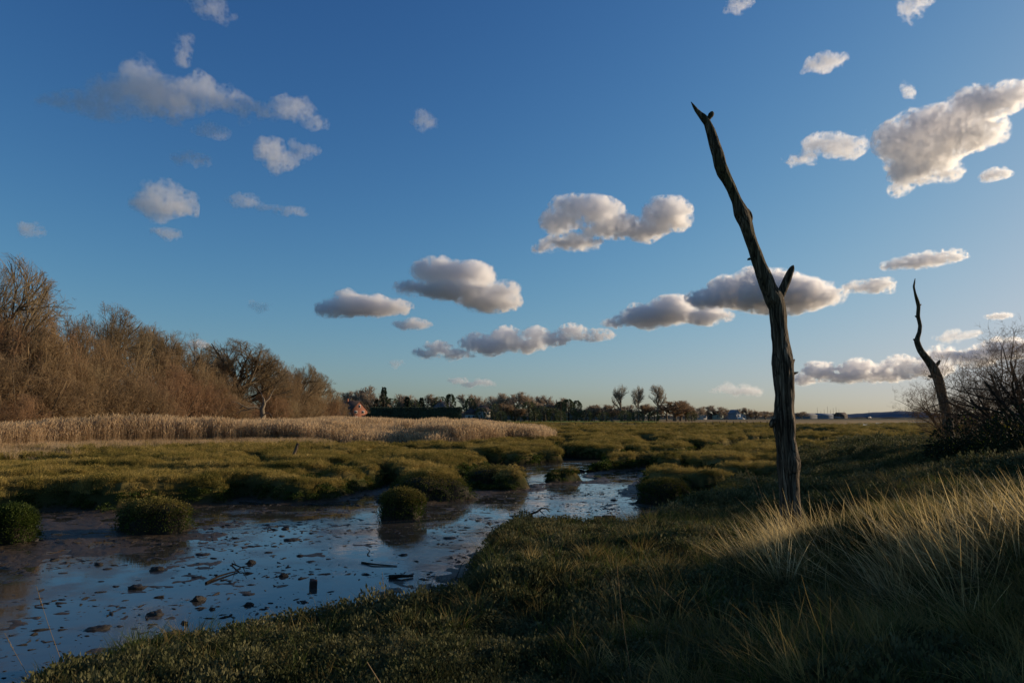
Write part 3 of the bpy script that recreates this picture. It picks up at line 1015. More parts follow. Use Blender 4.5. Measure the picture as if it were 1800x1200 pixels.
# ------------------------------------------------------------------ bare winter trees
def rot_about(v, k, a):
    c, s = math.cos(a), math.sin(a)
    d = (v[0] * k[0] + v[1] * k[1] + v[2] * k[2]) * (1 - c)
    return (v[0] * c + (k[1] * v[2] - k[2] * v[1]) * s + k[0] * d,
            v[1] * c + (k[2] * v[0] - k[0] * v[2]) * s + k[1] * d,
            v[2] * c + (k[0] * v[1] - k[1] * v[0]) * s + k[2] * d)


def nrm(v):
    l = math.sqrt(v[0] ** 2 + v[1] ** 2 + v[2] ** 2) or 1
    return (v[0] / l, v[1] / l, v[2] / l)


class Grow:
    """recursive branching; spec per level: (children, angle, length ratio, segments, wiggle, up pull, start fraction)"""
    def __init__(self, seed, spec, trunk_levels):
        self.r = random.Random(seed); self.spec = spec; self.tl = trunk_levels
        self.branches = []

    def go(self, p, d, length, rad, lev, end=0.25):
        r = self.r
        ch, ang, ratio, segs, wig, up, start = self.spec[lev]
        pts, rads = [p], [rad]
        seg = length / segs
        dirs = [d]
        for s in range(segs):
            d = nrm((d[0] + r.gauss(0, wig), d[1] + r.gauss(0, wig), d[2] + r.gauss(0, wig) + up))
            p = (p[0] + d[0] * seg, p[1] + d[1] * seg, p[2] + d[2] * seg)
            pts.append(p); dirs.append(d)
            rads.append(rad * (1 - (1 - end) * (s + 1) / segs))
        self.branches.append((lev, pts, rads))
        if lev + 1 >= len(self.spec):
            return
        for c in range(ch):
            t = start + (1 - start) * (c + r.random()) / ch
            f = t * segs; i = min(int(f), segs - 1); q = f - i
            b = tuple(pts[i][k] * (1 - q) + pts[i + 1][k] * q for k in range(3))
            dd = dirs[i + 1]
            ax = nrm((r.gauss(0, 1), r.gauss(0, 1), r.gauss(0, 1)))
            cr = nrm((dd[1] * ax[2] - dd[2] * ax[1], dd[2] * ax[0] - dd[0] * ax[2], dd[0] * ax[1] - dd[1] * ax[0]))
            a = math.radians(ang) * r.uniform(0.6, 1.25)
            nd = rot_about(dd, cr, a)
            ln = length * ratio * r.uniform(0.7, 1.2) * (1.15 - 0.5 * t)
            self.go(b, nd, ln, max((rads[i] * (1 - q) + rads[i + 1] * q) * 0.62, 0.004), lev + 1)


def tube_np(pts, rads, sides, rng=None, V=None, F=None, cap=True):
    P = np.asarray(pts, float); n = len(P)
    T = np.gradient(P, axis=0); T /= np.linalg.norm(T, axis=1)[:, None] + 1e-9
    ref = np.array((0.31, 0.9, 0.13)) if abs(T[0][2]) > 0.6 else np.array((0.1, 0.2, 1.0))
    A = np.cross(T, ref); A /= np.linalg.norm(A, axis=1)[:, None] + 1e-9
    B = np.cross(T, A)
    th = np.arange(sides) * 2 * math.pi / sides
    ring = (A[:, None, :] * np.cos(th)[None, :, None] + B[:, None, :] * np.sin(th)[None, :, None]) * np.asarray(rads)[:, None, None]
    verts = (P[:, None, :] + ring).reshape(-1, 3)
    o = len(V)
    V.extend(verts.tolist())
    for i in range(n - 1):
        for j in range(sides):
            k2 = (j + 1) % sides
            F.append((o + i * sides + j, o + i * sides + k2, o + (i + 1) * sides + k2, o + (i + 1) * sides + j))


def tree_meshes(name, G, mats, twig_w=1.0, sides=(8, 6, 5, 4), dome=None):
    """trunk mesh (thick levels) and crown mesh (twigs as ribbons)"""
    V, F = [], []
    R0, R1, W0, W1 = [], [], [], []
    brs = G.branches
    if dome is not None:
        # winter crowns are clipped to a lumpy dome, as wind and light do
        rr, zc, low = dome
        E = np.array([q[1][-1] for q in brs if q[0] >= len(G.spec) - 2])
        H = np.percentile(E[:, 2], 93); Rr = np.percentile(np.hypot(E[:, 0], E[:, 1]), 88) * rr
        cz = H * zc
        sizes = [len(q[1]) for q in brs]
        P = np.array([p for q in brs for p in q[1]])
        hz = np.where(P[:, 2] > cz, H - cz, cz * low)
        rho = np.sqrt((P[:, 0] / Rr) ** 2 + (P[:, 1] / Rr) ** 2 + ((P[:, 2] - cz) / hz) ** 2)
        lim = 1 + .22 * fbm3(P[:, 0] / Rr * 2.4, P[:, 1] / Rr * 2.4, P[:, 2] / H * 2.4, 3, len(P) % 97)
        okp = (rho < lim) | (P[:, 2] < cz * .6)
        out, i0 = [], 0
        for (lev, pts, rads), sz in zip(brs, sizes):
            ok = okp[i0:i0 + sz]; i0 += sz
            n = sz if ok.all() else int(np.argmin(ok))
            if n >= 2:
                rd = list(rads[:n])
                if n < sz and lev < G.tl:
                    rd = [r_ * (1 - .8 * (j / (n - 1)) ** 2) for j, r_ in enumerate(rd)]
                out.append((lev, pts[:n], rd))
        brs = out
    for lev, pts, rads in brs:
        if lev < G.tl:
            tube_np(pts, rads, sides[min(lev, len(sides) - 1)], V=V, F=F)
        else:
            for i in range(len(pts) - 1):
                R0.append(pts[i]); R1.append(pts[i + 1]); W0.append(rads[i]); W1.append(rads[i + 1])
    V = np.array(V)
    a, b = np.array(R0), np.array(R1)
    t = mesh_np('trunk', V, np.array(F), mats[0], smooth=True)
    w0, w1 = np.array(W0) * twig_w, np.array(W1) * twig_w
    d = b - a; d /= np.linalg.norm(d, axis=1)[:, None] + 1e-9
    rg = np.random.default_rng(len(a))
    s = np.cross(d, rg.normal(0, 1, d.shape)); s /= np.linalg.norm(s, axis=1)[:, None] + 1e-9
    vv = np.stack([a - s * w0[:, None], a + s * w0[:, None], b + s * w1[:, None], b - s * w1[:, None]], 1).reshape(-1, 3)
    ff = np.arange(len(a) * 4).reshape(-1, 4)
    c = mesh_np('crown', vv, ff, mats[1])
    return t, c


def bark_mat(name, c0, c1, scale=3.0):
    k = NT(name)
    n = k.noise(scale, k.coord('Object', (4, 4, 1)), 5, .65)
    oi = k.n('ShaderNodeObjectInfo')
    c = k.ramp(n, [(0.3, c0), (0.7, c1)])
    return k.done(k.bsdf(c, 0.9, 0.15, k.bump(n, 0.5, 0.05)))


def twig_mat(name, stops):
    k = NT(name)
    g = k.n('ShaderNodeNewGeometry')
    oi = k.n('ShaderNodeObjectInfo')
    nz = k.noise(0.35, g.outputs['Position'], 3)
    f = k.math('ADD', k.math('MULTIPLY', oi.outputs['Random'], 0.6), k.math('MULTIPLY_ADD', nz, 1.2, -0.4), clamp=True)
    c = k.ramp(f, stops)
    d = k.bsdf(c, 0.85, 0.15)
    t = k.n('ShaderNodeBsdfTranslucent', i_Color=c).outputs[0]
    mx = k.n('ShaderNodeMixShader', i_0=0.4)
    k.put(mx.inputs[1], d); k.put(mx.inputs[2], t)
    return k.done(mx.outputs[0])


M_BARK = bark_mat('bark', (0.07, 0.052, 0.034), (0.16, 0.12, 0.078))
M_BARK_D = bark_mat('dark_bark', (0.022, 0.017, 0.012), (0.06, 0.046, 0.032))
M_BARK_P = bark_mat('pale_dead_wood', (0.10, 0.075, 0.048), (0.30, 0.235, 0.16))
M_TWIG = twig_mat('brown_twig', [(0.0, (0.20, 0.138, 0.075)), (0.4, (0.265, 0.18, 0.098)), (0.7, (0.31, 0.215, 0.115)), (1.0, (0.34, 0.255, 0.14))])
M_TWIG_OAK = twig_mat('oak_twig', [(0.0, (0.19, 0.14, 0.080)), (0.5, (0.26, 0.19, 0.108)), (1.0, (0.32, 0.24, 0.135))])
M_TWIG_RED = twig_mat('russet_twig', [(0.0, (0.25, 0.145, 0.08)), (0.5, (0.30, 0.18, 0.098)), (1.0, (0.33, 0.215, 0.118))])
M_TWIG_D = twig_mat('thorn_twig', [(0.0, (0.055, 0.038, 0.024)), (0.6, (0.10, 0.068, 0.042)), (1.0, (0.155, 0.105, 0.065))])
M_TWIG_FAR = twig_mat('far_twig', [(0.0, (0.30, 0.23, 0.165)), (0.5, (0.38, 0.29, 0.20)), (1.0, (0.45, 0.345, 0.235))])  # twigs lightened, distance haze put into their colour
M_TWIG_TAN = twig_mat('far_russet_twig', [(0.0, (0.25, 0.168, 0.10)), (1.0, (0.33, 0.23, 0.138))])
M_BARK_F = bark_mat('far_bark', (0.15, 0.12, 0.09), (0.24, 0.19, 0.14))  # lighter copy of the bark, far haze put into its colour
M_EVER = leaf_mat('evergreen', [(0.0, (0.06, 0.072, 0.034)), (0.5, (0.10, 0.115, 0.05)), (1.0, (0.15, 0.155, 0.07))], 0.15, 0.7, var_scale=0.35)
M_EVER_D = leaf_mat('dark_conifer', [(0.0, (0.036, 0.050, 0.034)), (0.6, (0.062, 0.082, 0.05)), (1.0, (0.095, 0.112, 0.066))], 0.1, 0.7, var_scale=0.35)

SRC = {}          # name -> list of (trunk mesh, crown mesh, height, radius)


def measure(c, t):
    co = np.empty(len(c.vertices) * 3, np.float32); c.vertices.foreach_get('co', co)
    co = co.reshape(-1, 3)
    return float(np.percentile(co[:, 2], 99.7)), float(np.percentile(np.hypot(co[:, 0], co[:, 1]), 97))


def make(name, n, fn, mats, tw, tl, dome=None):
    SRC[name] = []
    for i in range(n):
        G = fn(i)
        t, c = tree_meshes(name, G, mats, tw, dome=dome)
        SRC[name].append((t, c) + measure(c, t))


def oak(i):
    G = Grow(500 + i, [(9, 48, 1.0, 5, .07, .02, .35), (7, 40, .64, 6, .08, .05, .25), (7, 40, .60, 5, .10, .06, .2), (7, 38, .6, 3, .13, .05, .15), (7, 36, .62, 2, .15, .04, .1), (0, 0, 0, 1, .2, .03, 0)], 3)
    G.go((0, 0, 0), (0, 0, 1), 5.2, .34, 0, .5)
    return G


def scrub(i):
    G = Grow(600 + i, [(6, 42, .75, 4, .14, .05, .12), (7, 42, .64, 4, .18, .03, .15), (7, 44, .60, 3, .22, .02, .1), (5, 46, .62, 2, .24, .0, .1), (0, 0, 0, 1, .28, -.02, 0)], 1)
    r = random.Random(650 + i)
    for s in range(6):
        a = r.uniform(0, 6.28)
        G.go((math.cos(a) * .5, math.sin(a) * .5, 0), nrm((math.cos(a) * .75, math.sin(a) * .75, 1)), r.uniform(2.6, 4.2), .07, 0, .3)
    return G


def vase(i):
    G = Grow(700 + i, [(17, 38, .62, 7, .03, .03, .4), (8, 30, .5, 5, .08, .10, .2), (6, 34, .55, 3, .12, .07, .15), (6, 36, .6, 2, .15, .05, .1), (0, 0, 0, 1, .2, .04, 0)], 2)
    G.go((0, 0, 0), (0, 0, 1), 11.0, .34, 0, .2)
    return G


def round_bare(i):
    G = Grow(800 + i, [(11, 48, .75, 4, .08, .05, .22), (7, 42, .6, 4, .12, .06, .2), (7, 42, .6, 3, .15, .05, .15), (6, 40, .62, 2, .18, .04, .1), (0, 0, 0, 1, .2, .03, 0)], 2)
    G.go((0, 0, 0), (0, 0, 1), 5.5, .30, 0, .35)
    return G


make('oak', 4, oak, (M_BARK, M_TWIG_OAK), 1.7, 3, (1.0, .5, 1.0))
make('scrub', 5, scrub, (M_BARK, M_TWIG), 2.2, 1, (1.0, .4, 2.0))
make('redscrub', 3, lambda i: scrub(i + 10), (M_BARK, M_TWIG_RED), 2.2, 1, (1.0, .4, 2.0))
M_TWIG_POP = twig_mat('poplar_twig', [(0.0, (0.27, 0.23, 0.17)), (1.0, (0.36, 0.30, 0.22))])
make('vase', 3, vase, (M_BARK_F, M_TWIG_POP), 3.4, 2, (.9, .68, .75))
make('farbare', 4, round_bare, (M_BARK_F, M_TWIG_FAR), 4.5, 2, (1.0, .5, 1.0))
make('fartan', 3, lambda i: round_bare(i + 10), (M_BARK_F, M_TWIG_TAN), 5.0, 2, (1.0, .45, 1.5))


def evergreen(seed, kind):
    r = np.random.default_rng(seed)
    V, F = [], []
    T, TF = [], []
    tube_np([(0, 0, 0), (0, 0, .5), (0, 0, .93)], [.03, .022, .006], 6, V=T, F=TF)
    n = 1500
    for i in range(n):
        z = r.uniform(0.06, 1.0)
        a = r.uniform(0, 6.283)
        if kind == 'cone':
            tier = 0.75 + 0.25 * math.cos(z * 44 + math.sin(a * 3))
            R = 0.24 * (1 - z) ** 0.85 * tier + .012
        elif kind == 'pine':
            z = 0.45 + 0.55 * r.uniform(0, 1) ** .8
            R = 0.30 * math.sqrt(max(0, 1 - ((z - .7) / .31) ** 2)) * (0.75 + .3 * math.sin(3 * a + seed + z * 9))
        else:
            R = 0.42 * math.sqrt(max(0, 1 - ((z - .5) / .52) ** 2)) * (0.78 + .2 * math.sin(3 * a + seed) + .14 * math.sin(7 * a + z * 11))
        q = R * r.uniform(0.45, 1.0) ** .5
        p = np.array((math.cos(a) * q, math.sin(a) * q, z))
        d = np.array((math.cos(a), math.sin(a), r.uniform(-.2, .7))); d /= np.linalg.norm(d)
        s = np.cross(d, r.normal(0, 1, 3)); s /= np.linalg.norm(s)
        l = r.uniform(.025, .06); w = l * .42
        o = len(V)
        V += [p - s * w * .4, p + d * l * .6 - s * w, p + d * l * 1.3, p + d * l * .6 + s * w]
        F.append((o, o + 1, o + 2, o + 3))
    return mesh_np('trunk', np.array(T), np.array(TF), M_BARK_D, smooth=True), mesh_np('crown', np.array(V), np.array(F), M_EVER_D if kind == 'cone' else M_EVER)


for kd in ('cone', 'pine', 'holm'):
    SRC[kd] = []
    for i in range(3):
        t, c = evergreen(900 + i * 7 + len(kd), kd)
        SRC[kd].append((t, c, 1.0, {'cone': .24, 'pine': .32, 'holm': .44}[kd]))

_cnt = {}
WIDE = {'oak': 1.3, 'scrub': 1.45, 'redscrub': 1.4, 'farbare': 1.75, 'fartan': 1.35, 'holm': 1.35}
def plant(name, kind, px, ytop, t, label, group, wide=1.0, zb=None, half=None, rz=None):
    """a tree whose top shows at (px, ytop) at depth t"""
    k = _cnt.get(kind, 0); _cnt[kind] = k + 1
    tm, cm, h, rad = SRC[kind][k % len(SRC[kind])]
    top = at_d(px, ytop, t)
    z0 = 0.55 if zb is None else zb
    s = (top[2] - z0) / h
    sx = s * wide if half is None else WIDE.get(kind, 1.0) * half / FPX * t / rad
    o = empty(name, (top[0], top[1], z0 - .05), random.uniform(0, 6.28) if rz is None else rz, (sx, sx, s))
    obj('trunk', tm, o); obj('crown', cm, o)
    tag(o, label, 'tree' if name != 'shrub' else 'shrub', group)
    return o


# ---- the wood on the left
W = 'bare trees of the wood behind the reeds'
for (px, yt, t, hw, lab) in [
    (-14, 455, 64, 95, 'tallest bare oak at the left end of the wood'),
    (200, 538, 84, 52, 'bare domed oak standing clear against the sky with open limbs'),
    (300, 580, 97, 56, 'bare oak with drooping right side beside the clear domed oak'),
    (425, 598, 108, 62, 'broad bare oak near the right end of the wood, behind the pale broken one'),
    (528, 640, 126, 34, 'slim bare oak second from the right end of the wood'),
    (556, 655, 138, 30, 'last bare oak where the wood falls away to the brick house'),
    (245, 566, 92, 40, 'smaller bare oak squeezed between two larger domed oaks'),
    (372, 606, 112, 34, 'thin bare oak just left of the broad oak with a white cloud behind it')]:
    plant('bare_oak', 'oak', px, yt, t, lab, W, half=hw)
fill = 'bare brown tree in the thick of the wood behind the reeds'
for (px, yt, t, hw) in [(60, 518, 70, 56), (118, 552, 73, 48), (150, 566, 80, 48), (30, 545, 62, 60), (95, 580, 66, 50), (225, 600, 82, 44), (275, 612, 88, 44), (335, 622, 96, 40), (390, 640, 102, 36), (480, 632, 116, 36),
                        (510, 668, 118, 30), (575, 684, 142, 26), (590, 700, 152, 20), (-70, 500, 66, 70), (-150, 500, 70, 80), (175, 590, 76, 46), (355, 650, 94, 36), (450, 655, 110, 34), (545, 682, 130, 26), (350, 622, 104, 34), (385, 628, 108, 30), (492, 640, 120, 30), (540, 660, 134, 26), (565, 672, 140, 24), (515, 652, 124, 26), (320, 606, 98, 36)]:
    plant('bare_tree', 'scrub', px, yt, t, fill, W, half=hw)
fs = 'brown leafless shrub at the front edge of the wood behind the reeds'
for (px, yt, t, hw) in [(10, 620, 58, 62), (70, 640, 61, 56), (-60, 610, 57, 70), (120, 632, 64, 52), (165, 650, 68, 48), (215, 655, 72, 46), (250, 668, 75, 40), (45, 600, 63, 60), (140, 610, 69, 50), (405, 690, 96, 34), (500, 700, 112, 28), (535, 706, 120, 26), (200, 630, 75, 48), (-130, 590, 60, 80)]:
    plant('shrub', 'scrub', px, yt, t, fs, 'leafless shrubs along the front of the wood', half=hw)
rs = 'reddish leafless shrub among the trees of the wood on the left'
for (px, yt, t, hw) in [(300, 640, 84, 46), (335, 655, 88, 42), (275, 660, 80, 42), (370, 668, 92, 38), (555, 690, 132, 28), (580, 705, 140, 24), (430, 705, 100, 30), (20, 690, 56, 50), (480, 690, 108, 28), (78, 560, 66, 50), (-10, 530, 61, 60)]:
    plant('shrub', 'redscrub', px, yt, t, rs, 'reddish shrubs of the wood', half=hw)

# the storm broken pale oak
def broken_oak():
    base = at_d(455, 737, 93); z0 = .5
    o = empty('broken_oak', (base[0], base[1], z0))
    s = 93 / FPX
    P = lambda x, y, dy=0: ((x - 455) * s, dy, max(0, (737 - y)) * s)
    V, F = [], []
    tube_np([P(455, 737), P(457, 722, .1), P(461, 708, .2), P(459, 696, .2), P(463, 686, .1), P(462, 676)], [.5, .38, .4, .3, .25, .08], 9, V=V, F=F)
    obj('trunk', mesh_np('trunk', np.array(V), np.array(F), M_BARK_P, smooth=True), o)
    for pts, r0 in ([[P(459, 696, .2), P(450, 692, -.6), P(441, 695, -1.0), P(432, 690, -1.3), P(424, 685, -1.6), P(414, 683, -1.8)], .16],
                    [[P(450, 692, -.6), P(440, 697, -.9), P(430, 699, -1.3), P(423, 703, -1.5)], .11],
                    [[P(463, 686), P(470, 676, .5), P(474, 664, .8), P(480, 655, 1.0)], .13],
                    [[P(461, 708, .2), P(470, 702, -.5), P(478, 704, -.9), P(488, 714, -1.4)], .1],
                    [[P(432, 690, -1.3), P(428, 695, -1.5), P(424, 692, -1.8)], .06],
                    [[P(462, 680), P(456, 668, .3), P(450, 660, .4)], .09]):
        V, F = [], []
        tube_np(pts, np.linspace(r0, r0 * .25, len(pts)), 6, V=V, F=F)
        obj('branch', mesh_np('branch', np.array(V), np.array(F), M_BARK_P, smooth=True), o)
    tag(o, 'pale storm-broken oak with jagged bare limbs at the front of the wood', 'tree', W)
broken_oak()

# ---- the far tree line
FT = 'trees of the far tree line'
lab = 'bare grey-brown tree in the far tree line beyond the reeds'
for (px, yt, t, hw) in [(603, 690, 320, 14), (622, 687, 325, 16), (662, 690, 325, 13), (700, 692, 330, 14), (722, 694, 330, 12), (760, 692, 330, 14), (820, 692, 335, 14), (840, 696, 332, 12),
                        (868, 696, 330, 12), (905, 692, 332, 13), (940, 696, 333, 13), (958, 694, 335, 12), (983, 699, 330, 14), (1040, 712, 335, 14), (1058, 710, 335, 14), (1076, 711, 338, 13),
                        (1108, 711, 338, 13), (1140, 709, 340, 12), (1195, 703, 340, 14), (690, 704, 320, 14), (668, 706, 316, 12), (975, 706, 325, 12), (1172, 711, 345, 10), (740, 700, 325, 12), (850, 706, 322, 12), (890, 703, 326, 12), (640, 700, 330, 12), (948, 708, 322, 12)]:
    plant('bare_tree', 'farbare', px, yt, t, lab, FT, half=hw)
for (px, yt, t, hw, l) in [(646, 678, 318, 17, 'wide domed bare tree directly behind the brick house'), (920, 688, 322, 15, 'tallest domed bare tree left of the pine clump'), (886, 690, 320, 13, 'domed bare tree between the pale house and the tallest domed tree')]:
    plant('bare_tree', 'farbare', px, yt, t, l, FT, half=hw)
for (px, yt, t, hw, l) in [(888, 708, 300, 15, 'orange-brown leafless willow right of the pale house'), (916, 717, 298, 16, 'dull brown round shrub-like tree right of the orange-brown willow'),
                           (1185, 704, 330, 26, 'large russet tree beyond the green field, right of the poplars'), (1130, 711, 335, 15, 'russet tree between the second and third poplar'), (690, 718, 296, 8, 'small brown tree before the dark hedge'),
                           (1012, 716, 318, 12, 'russet tree under the dark pine clump'), (1205, 713, 338, 14, 'russet tree at the right end of the wooded edge'), (1045, 717, 320, 14, 'brown leafless thicket left of the first poplar'), (1075, 717, 322, 13, 'brown leafless thicket at the foot of the first poplar')]:
    plant('russet_tree', 'fartan', px, yt, t, l, FT, half=hw)
for (px, yt, t, hw, l) in [(675, 681, 315, 13, 'spired dark cedar poking above the far trees'), (716, 697, 312, 12, 'dark conifer behind the long hedge'), (741, 699, 318, 11, 'second dark conifer behind the long hedge'), (662, 702, 318, 10, 'small dark fir left of the spired cedar')]:
    plant('conifer', 'cone', px, yt, t, l, FT, half=hw)
for (px, yt, t, hw, l) in [(999, 702, 325, 12, 'dark pine clump standing left of the poplars'), (1014, 704, 328, 9, 'dark pine just right of the pine clump'), (985, 706, 322, 9, 'dark pine just left of the pine clump'), (792, 693, 320, 10, 'dark rounded pine behind the slate roof')]:
    plant('pine_tree', 'pine', px, yt, t, l, FT, half=hw)
lab = 'dark evergreen bush in the far tree line'
for (px, yt, t, hw) in [(690, 700, 322, 12), (772, 697, 326, 13), (728, 703, 312, 12), (826, 700, 318, 10), (846, 716, 296, 10), (872, 710, 305, 9), (930, 706, 306, 13), (905, 712, 302, 9), (955, 714, 304, 12), (972, 717, 305, 11), (1000, 715, 312, 13), (1030, 720, 312, 11), (1098, 721, 312, 10), (1150, 722, 318, 10), (940, 722, 296, 10), (1120, 724, 315, 10), (612, 722, 306, 7), (985, 722, 300, 9), (1060, 724, 310, 10), (880, 722, 292, 9), (1215, 722, 330, 9)]:
    plant('evergreen_bush', 'holm', px, yt, t, lab, 'evergreen bushes of the far tree line', half=hw)
for (px, yt, t, hw, l) in [(1091, 676, 330, 15, 'first of the three tall bare poplars, leftmost'), (1122, 677, 330, 14, 'middle one of the three tall bare poplars'), (1154, 675, 330, 16, 'rightmost of the three tall bare poplars')]:
    plant('poplar', 'vase', px, yt, t, l, 'three tall bare poplars', half=hw)
lab = 'small hazy tree among the distant houses on the right'
for (px, yt, t, hw) in [(1216, 718, 520, 10), (1234, 714, 560, 8), (1256, 712, 580, 14), (1272, 719, 580, 9), (1300, 718, 600, 8), (1313, 716, 600, 9), (1328, 722, 600, 10), (1345, 722, 620, 9), (1362, 723, 640, 9), (1408, 723, 700, 9), (1380, 725, 680, 9), (1289, 724, 590, 7), (1225, 724, 520, 8), (1320, 725, 610, 9)]:
    plant('bare_tree', 'farbare', px, yt, t, lab, 'small trees among the distant houses', half=hw)

# ---- thorn scrub and gorse on the right
def thorn(i):
    G = Grow(1000 + i, [(7, 42, .74, 5, .13, .03, .12), (7, 48, .62, 5, .19, .03, .12), (7, 50, .58, 4, .22, .03, .1), (5, 50, .58, 3, .26, .03, .1), (0, 0, 0, 2, .25, .02, 0)], 2)
    r = random.Random(1050 + i)
    for s in range(8):
        a = 6.28 * s / 8 + r.uniform(-.3, .3)
        tilt = r.uniform(.25, 1.0)
        G.go((math.cos(a) * .25, math.sin(a) * .25, 0), nrm((math.cos(a) * tilt, math.sin(a) * tilt, 1)), r.uniform(1.3, 1.9), .05, 0, .4)
    return G

make('thorn', 3, thorn, (M_BARK_D, M_TWIG_D), 0.62, 2)
for (px, yt, t, hw, zb, l) in [(1795, 562, 20.5, 170, 1.55, 'large bare thorn bush behind the thin crooked dead trunk'), (1840, 600, 18.5, 170, 1.65, 'bare thorn bush running out of view at the right edge'),
                               (1690, 668, 26.5, 100, 1.35, 'low spreading thorn bush whose twigs reach left past the thin dead trunk')]:
    plant('thorn_bush', 'thorn', px, yt, t, l, 'thorn bushes on the bank', half=hw, zb=zb)

M_GORSE = leaf_mat('gorse_green', [(0.0, (0.012, 0.018, 0.007)), (0.6, (0.024, 0.034, 0.011)), (1.0, (0.042, 0.052, 0.016))], 0.1, 0.7, var_scale=1.0)
M_YEL = leaf_mat('gorse_flower', [(0.0, (0.30, 0.22, 0.015)), (1.0, (0.45, 0.33, 0.02))], 0.2, 0.6)
def gorse(px, pyb, zb, t, w, h, seed, label):
    c = at_d(px, pyb, t)
    z0 = ground_z(c[0], c[1])
    o = empty('gorse_bush', (c[0], c[1], z0))
    V, F = leaf_clump(2600, w, h, .075, seed, fill=.05)
    V = V + 0.05 * np.stack([noise3(V[:, 0] * 3, V[:, 1] * 3, V[:, 2] * 3, 5 + q) for q in range(3)], -1)
    obj('foliage', mesh_np('foliage', V, F, M_GORSE), o)
    V, F = leaf_clump(130, w * 1.03, h * 1.05, .05, seed + 1, fill=.5)
    obj('blossom', mesh_np('blossom', V, F, M_YEL), o)
    tag(o, label, 'shrub', 'gorse bushes on the bank')
gorse(1745, 800, 1.5, 17.5, 1.5, 1.35, 31, 'dark gorse bush with a few yellow flowers under the thorn bush')
gorse(1690, 828, 1.3, 19.0, .85, .55, 32, 'low gorse bush with yellow flowers at the foot of the thin dead trunk')
gorse(1830, 790, 1.7, 16.5, 1.6, 1.5, 33, 'dark gorse bush at the right edge of the view')
gorse(1770, 720, 1.6, 21.5, 1.9, 1.7, 34, 'dense dark gorse bush deep inside the thorn scrub')
gorse(2010, 780, 1.8, 19.0, 2.0, 1.9, 35, 'unseen gorse bush added for shade just beyond the right edge')  # these three stand out of view, added to shade the bank
gorse(2110, 770, 1.8, 22.0, 2.4, 2.1, 36, 'second unseen gorse bush added for shade just beyond the right edge')
gorse(1960, 760, 1.7, 25.0, 2.4, 2.0, 37, 'unseen gorse bush added for shade behind the thorn scrub beyond the right edge')
# ------------------------------------------------------------------ the two dead trunks
k = NT('dead_wood')
tc = k.coord('Object', (7, 7, .55))
n1 = k.noise(2.4, tc, 7, .62, .6)
tc2 = k.coord('Object', (22, 22, .9))
n2 = k.noise(2.0, tc2, 5, .6, .3)
n3 = k.noise(1.3, k.coord('Object'), 4, .6)
sepz = k.n('ShaderNodeSeparateXYZ'); k.put(sepz.inputs[0], k.coord('Object'))
vor = k.n('ShaderNodeTexVoronoi', feature='DISTANCE_TO_EDGE')
vor.inputs['Scale'].default_value = 1.0
wp = k.n('ShaderNodeVectorMath', operation='ADD')
k.put(wp.inputs[0], k.coord('Object', (17, 17, .8)))
wn = k.n('ShaderNodeTexNoise'); wn.inputs['Scale'].default_value = 1.6; k.put(wn.inputs['Vector'], k.coord('Object', (4, 4, 1.2)))
k.put(wp.inputs[1], wn.outputs['Color'])
k.put(vor.inputs['Vector'], wp.outputs[0])
crack = k.ramp(vor.outputs['Distance'], [(0.0, (.25, .25, .25)), (0.07, (1, 1, 1))])
wood = k.ramp(k.math('ADD', k.math('MULTIPLY', n1, .6), k.math('MULTIPLY', n2, .4)), [(0.38, (0.022, 0.015, 0.009)), (0.46, (0.075, 0.052, 0.033)), (0.53, (0.15, 0.108, 0.070)), (0.62, (0.33, 0.25, 0.17))])
moss = k.ramp(n2, [(0.3, (0.030, 0.028, 0.010)), (0.7, (0.12, 0.105, 0.036))])
up = k.math('MULTIPLY_ADD', sepz.outputs[2], 0.30, -0.75, clamp=True)
mm = k.math('MULTIPLY', k.math('MULTIPLY_ADD', n3, 2.2, -0.55, clamp=True), up, clamp=True)
colr_ = k.mix(mm, wood, moss)
colr_ = k.mix(crack, (0.008, 0.006, 0.004, 1), colr_)
h = k.math('ADD', k.math('ADD', k.math('MULTIPLY', n1, .8), k.math('MULTIPLY', n2, .5)), k.math('MULTIPLY', crack, .5))
M_DEAD = k.done(k.bsdf(colr_, .88, .15, k.bump(h, 1.0, .06)))


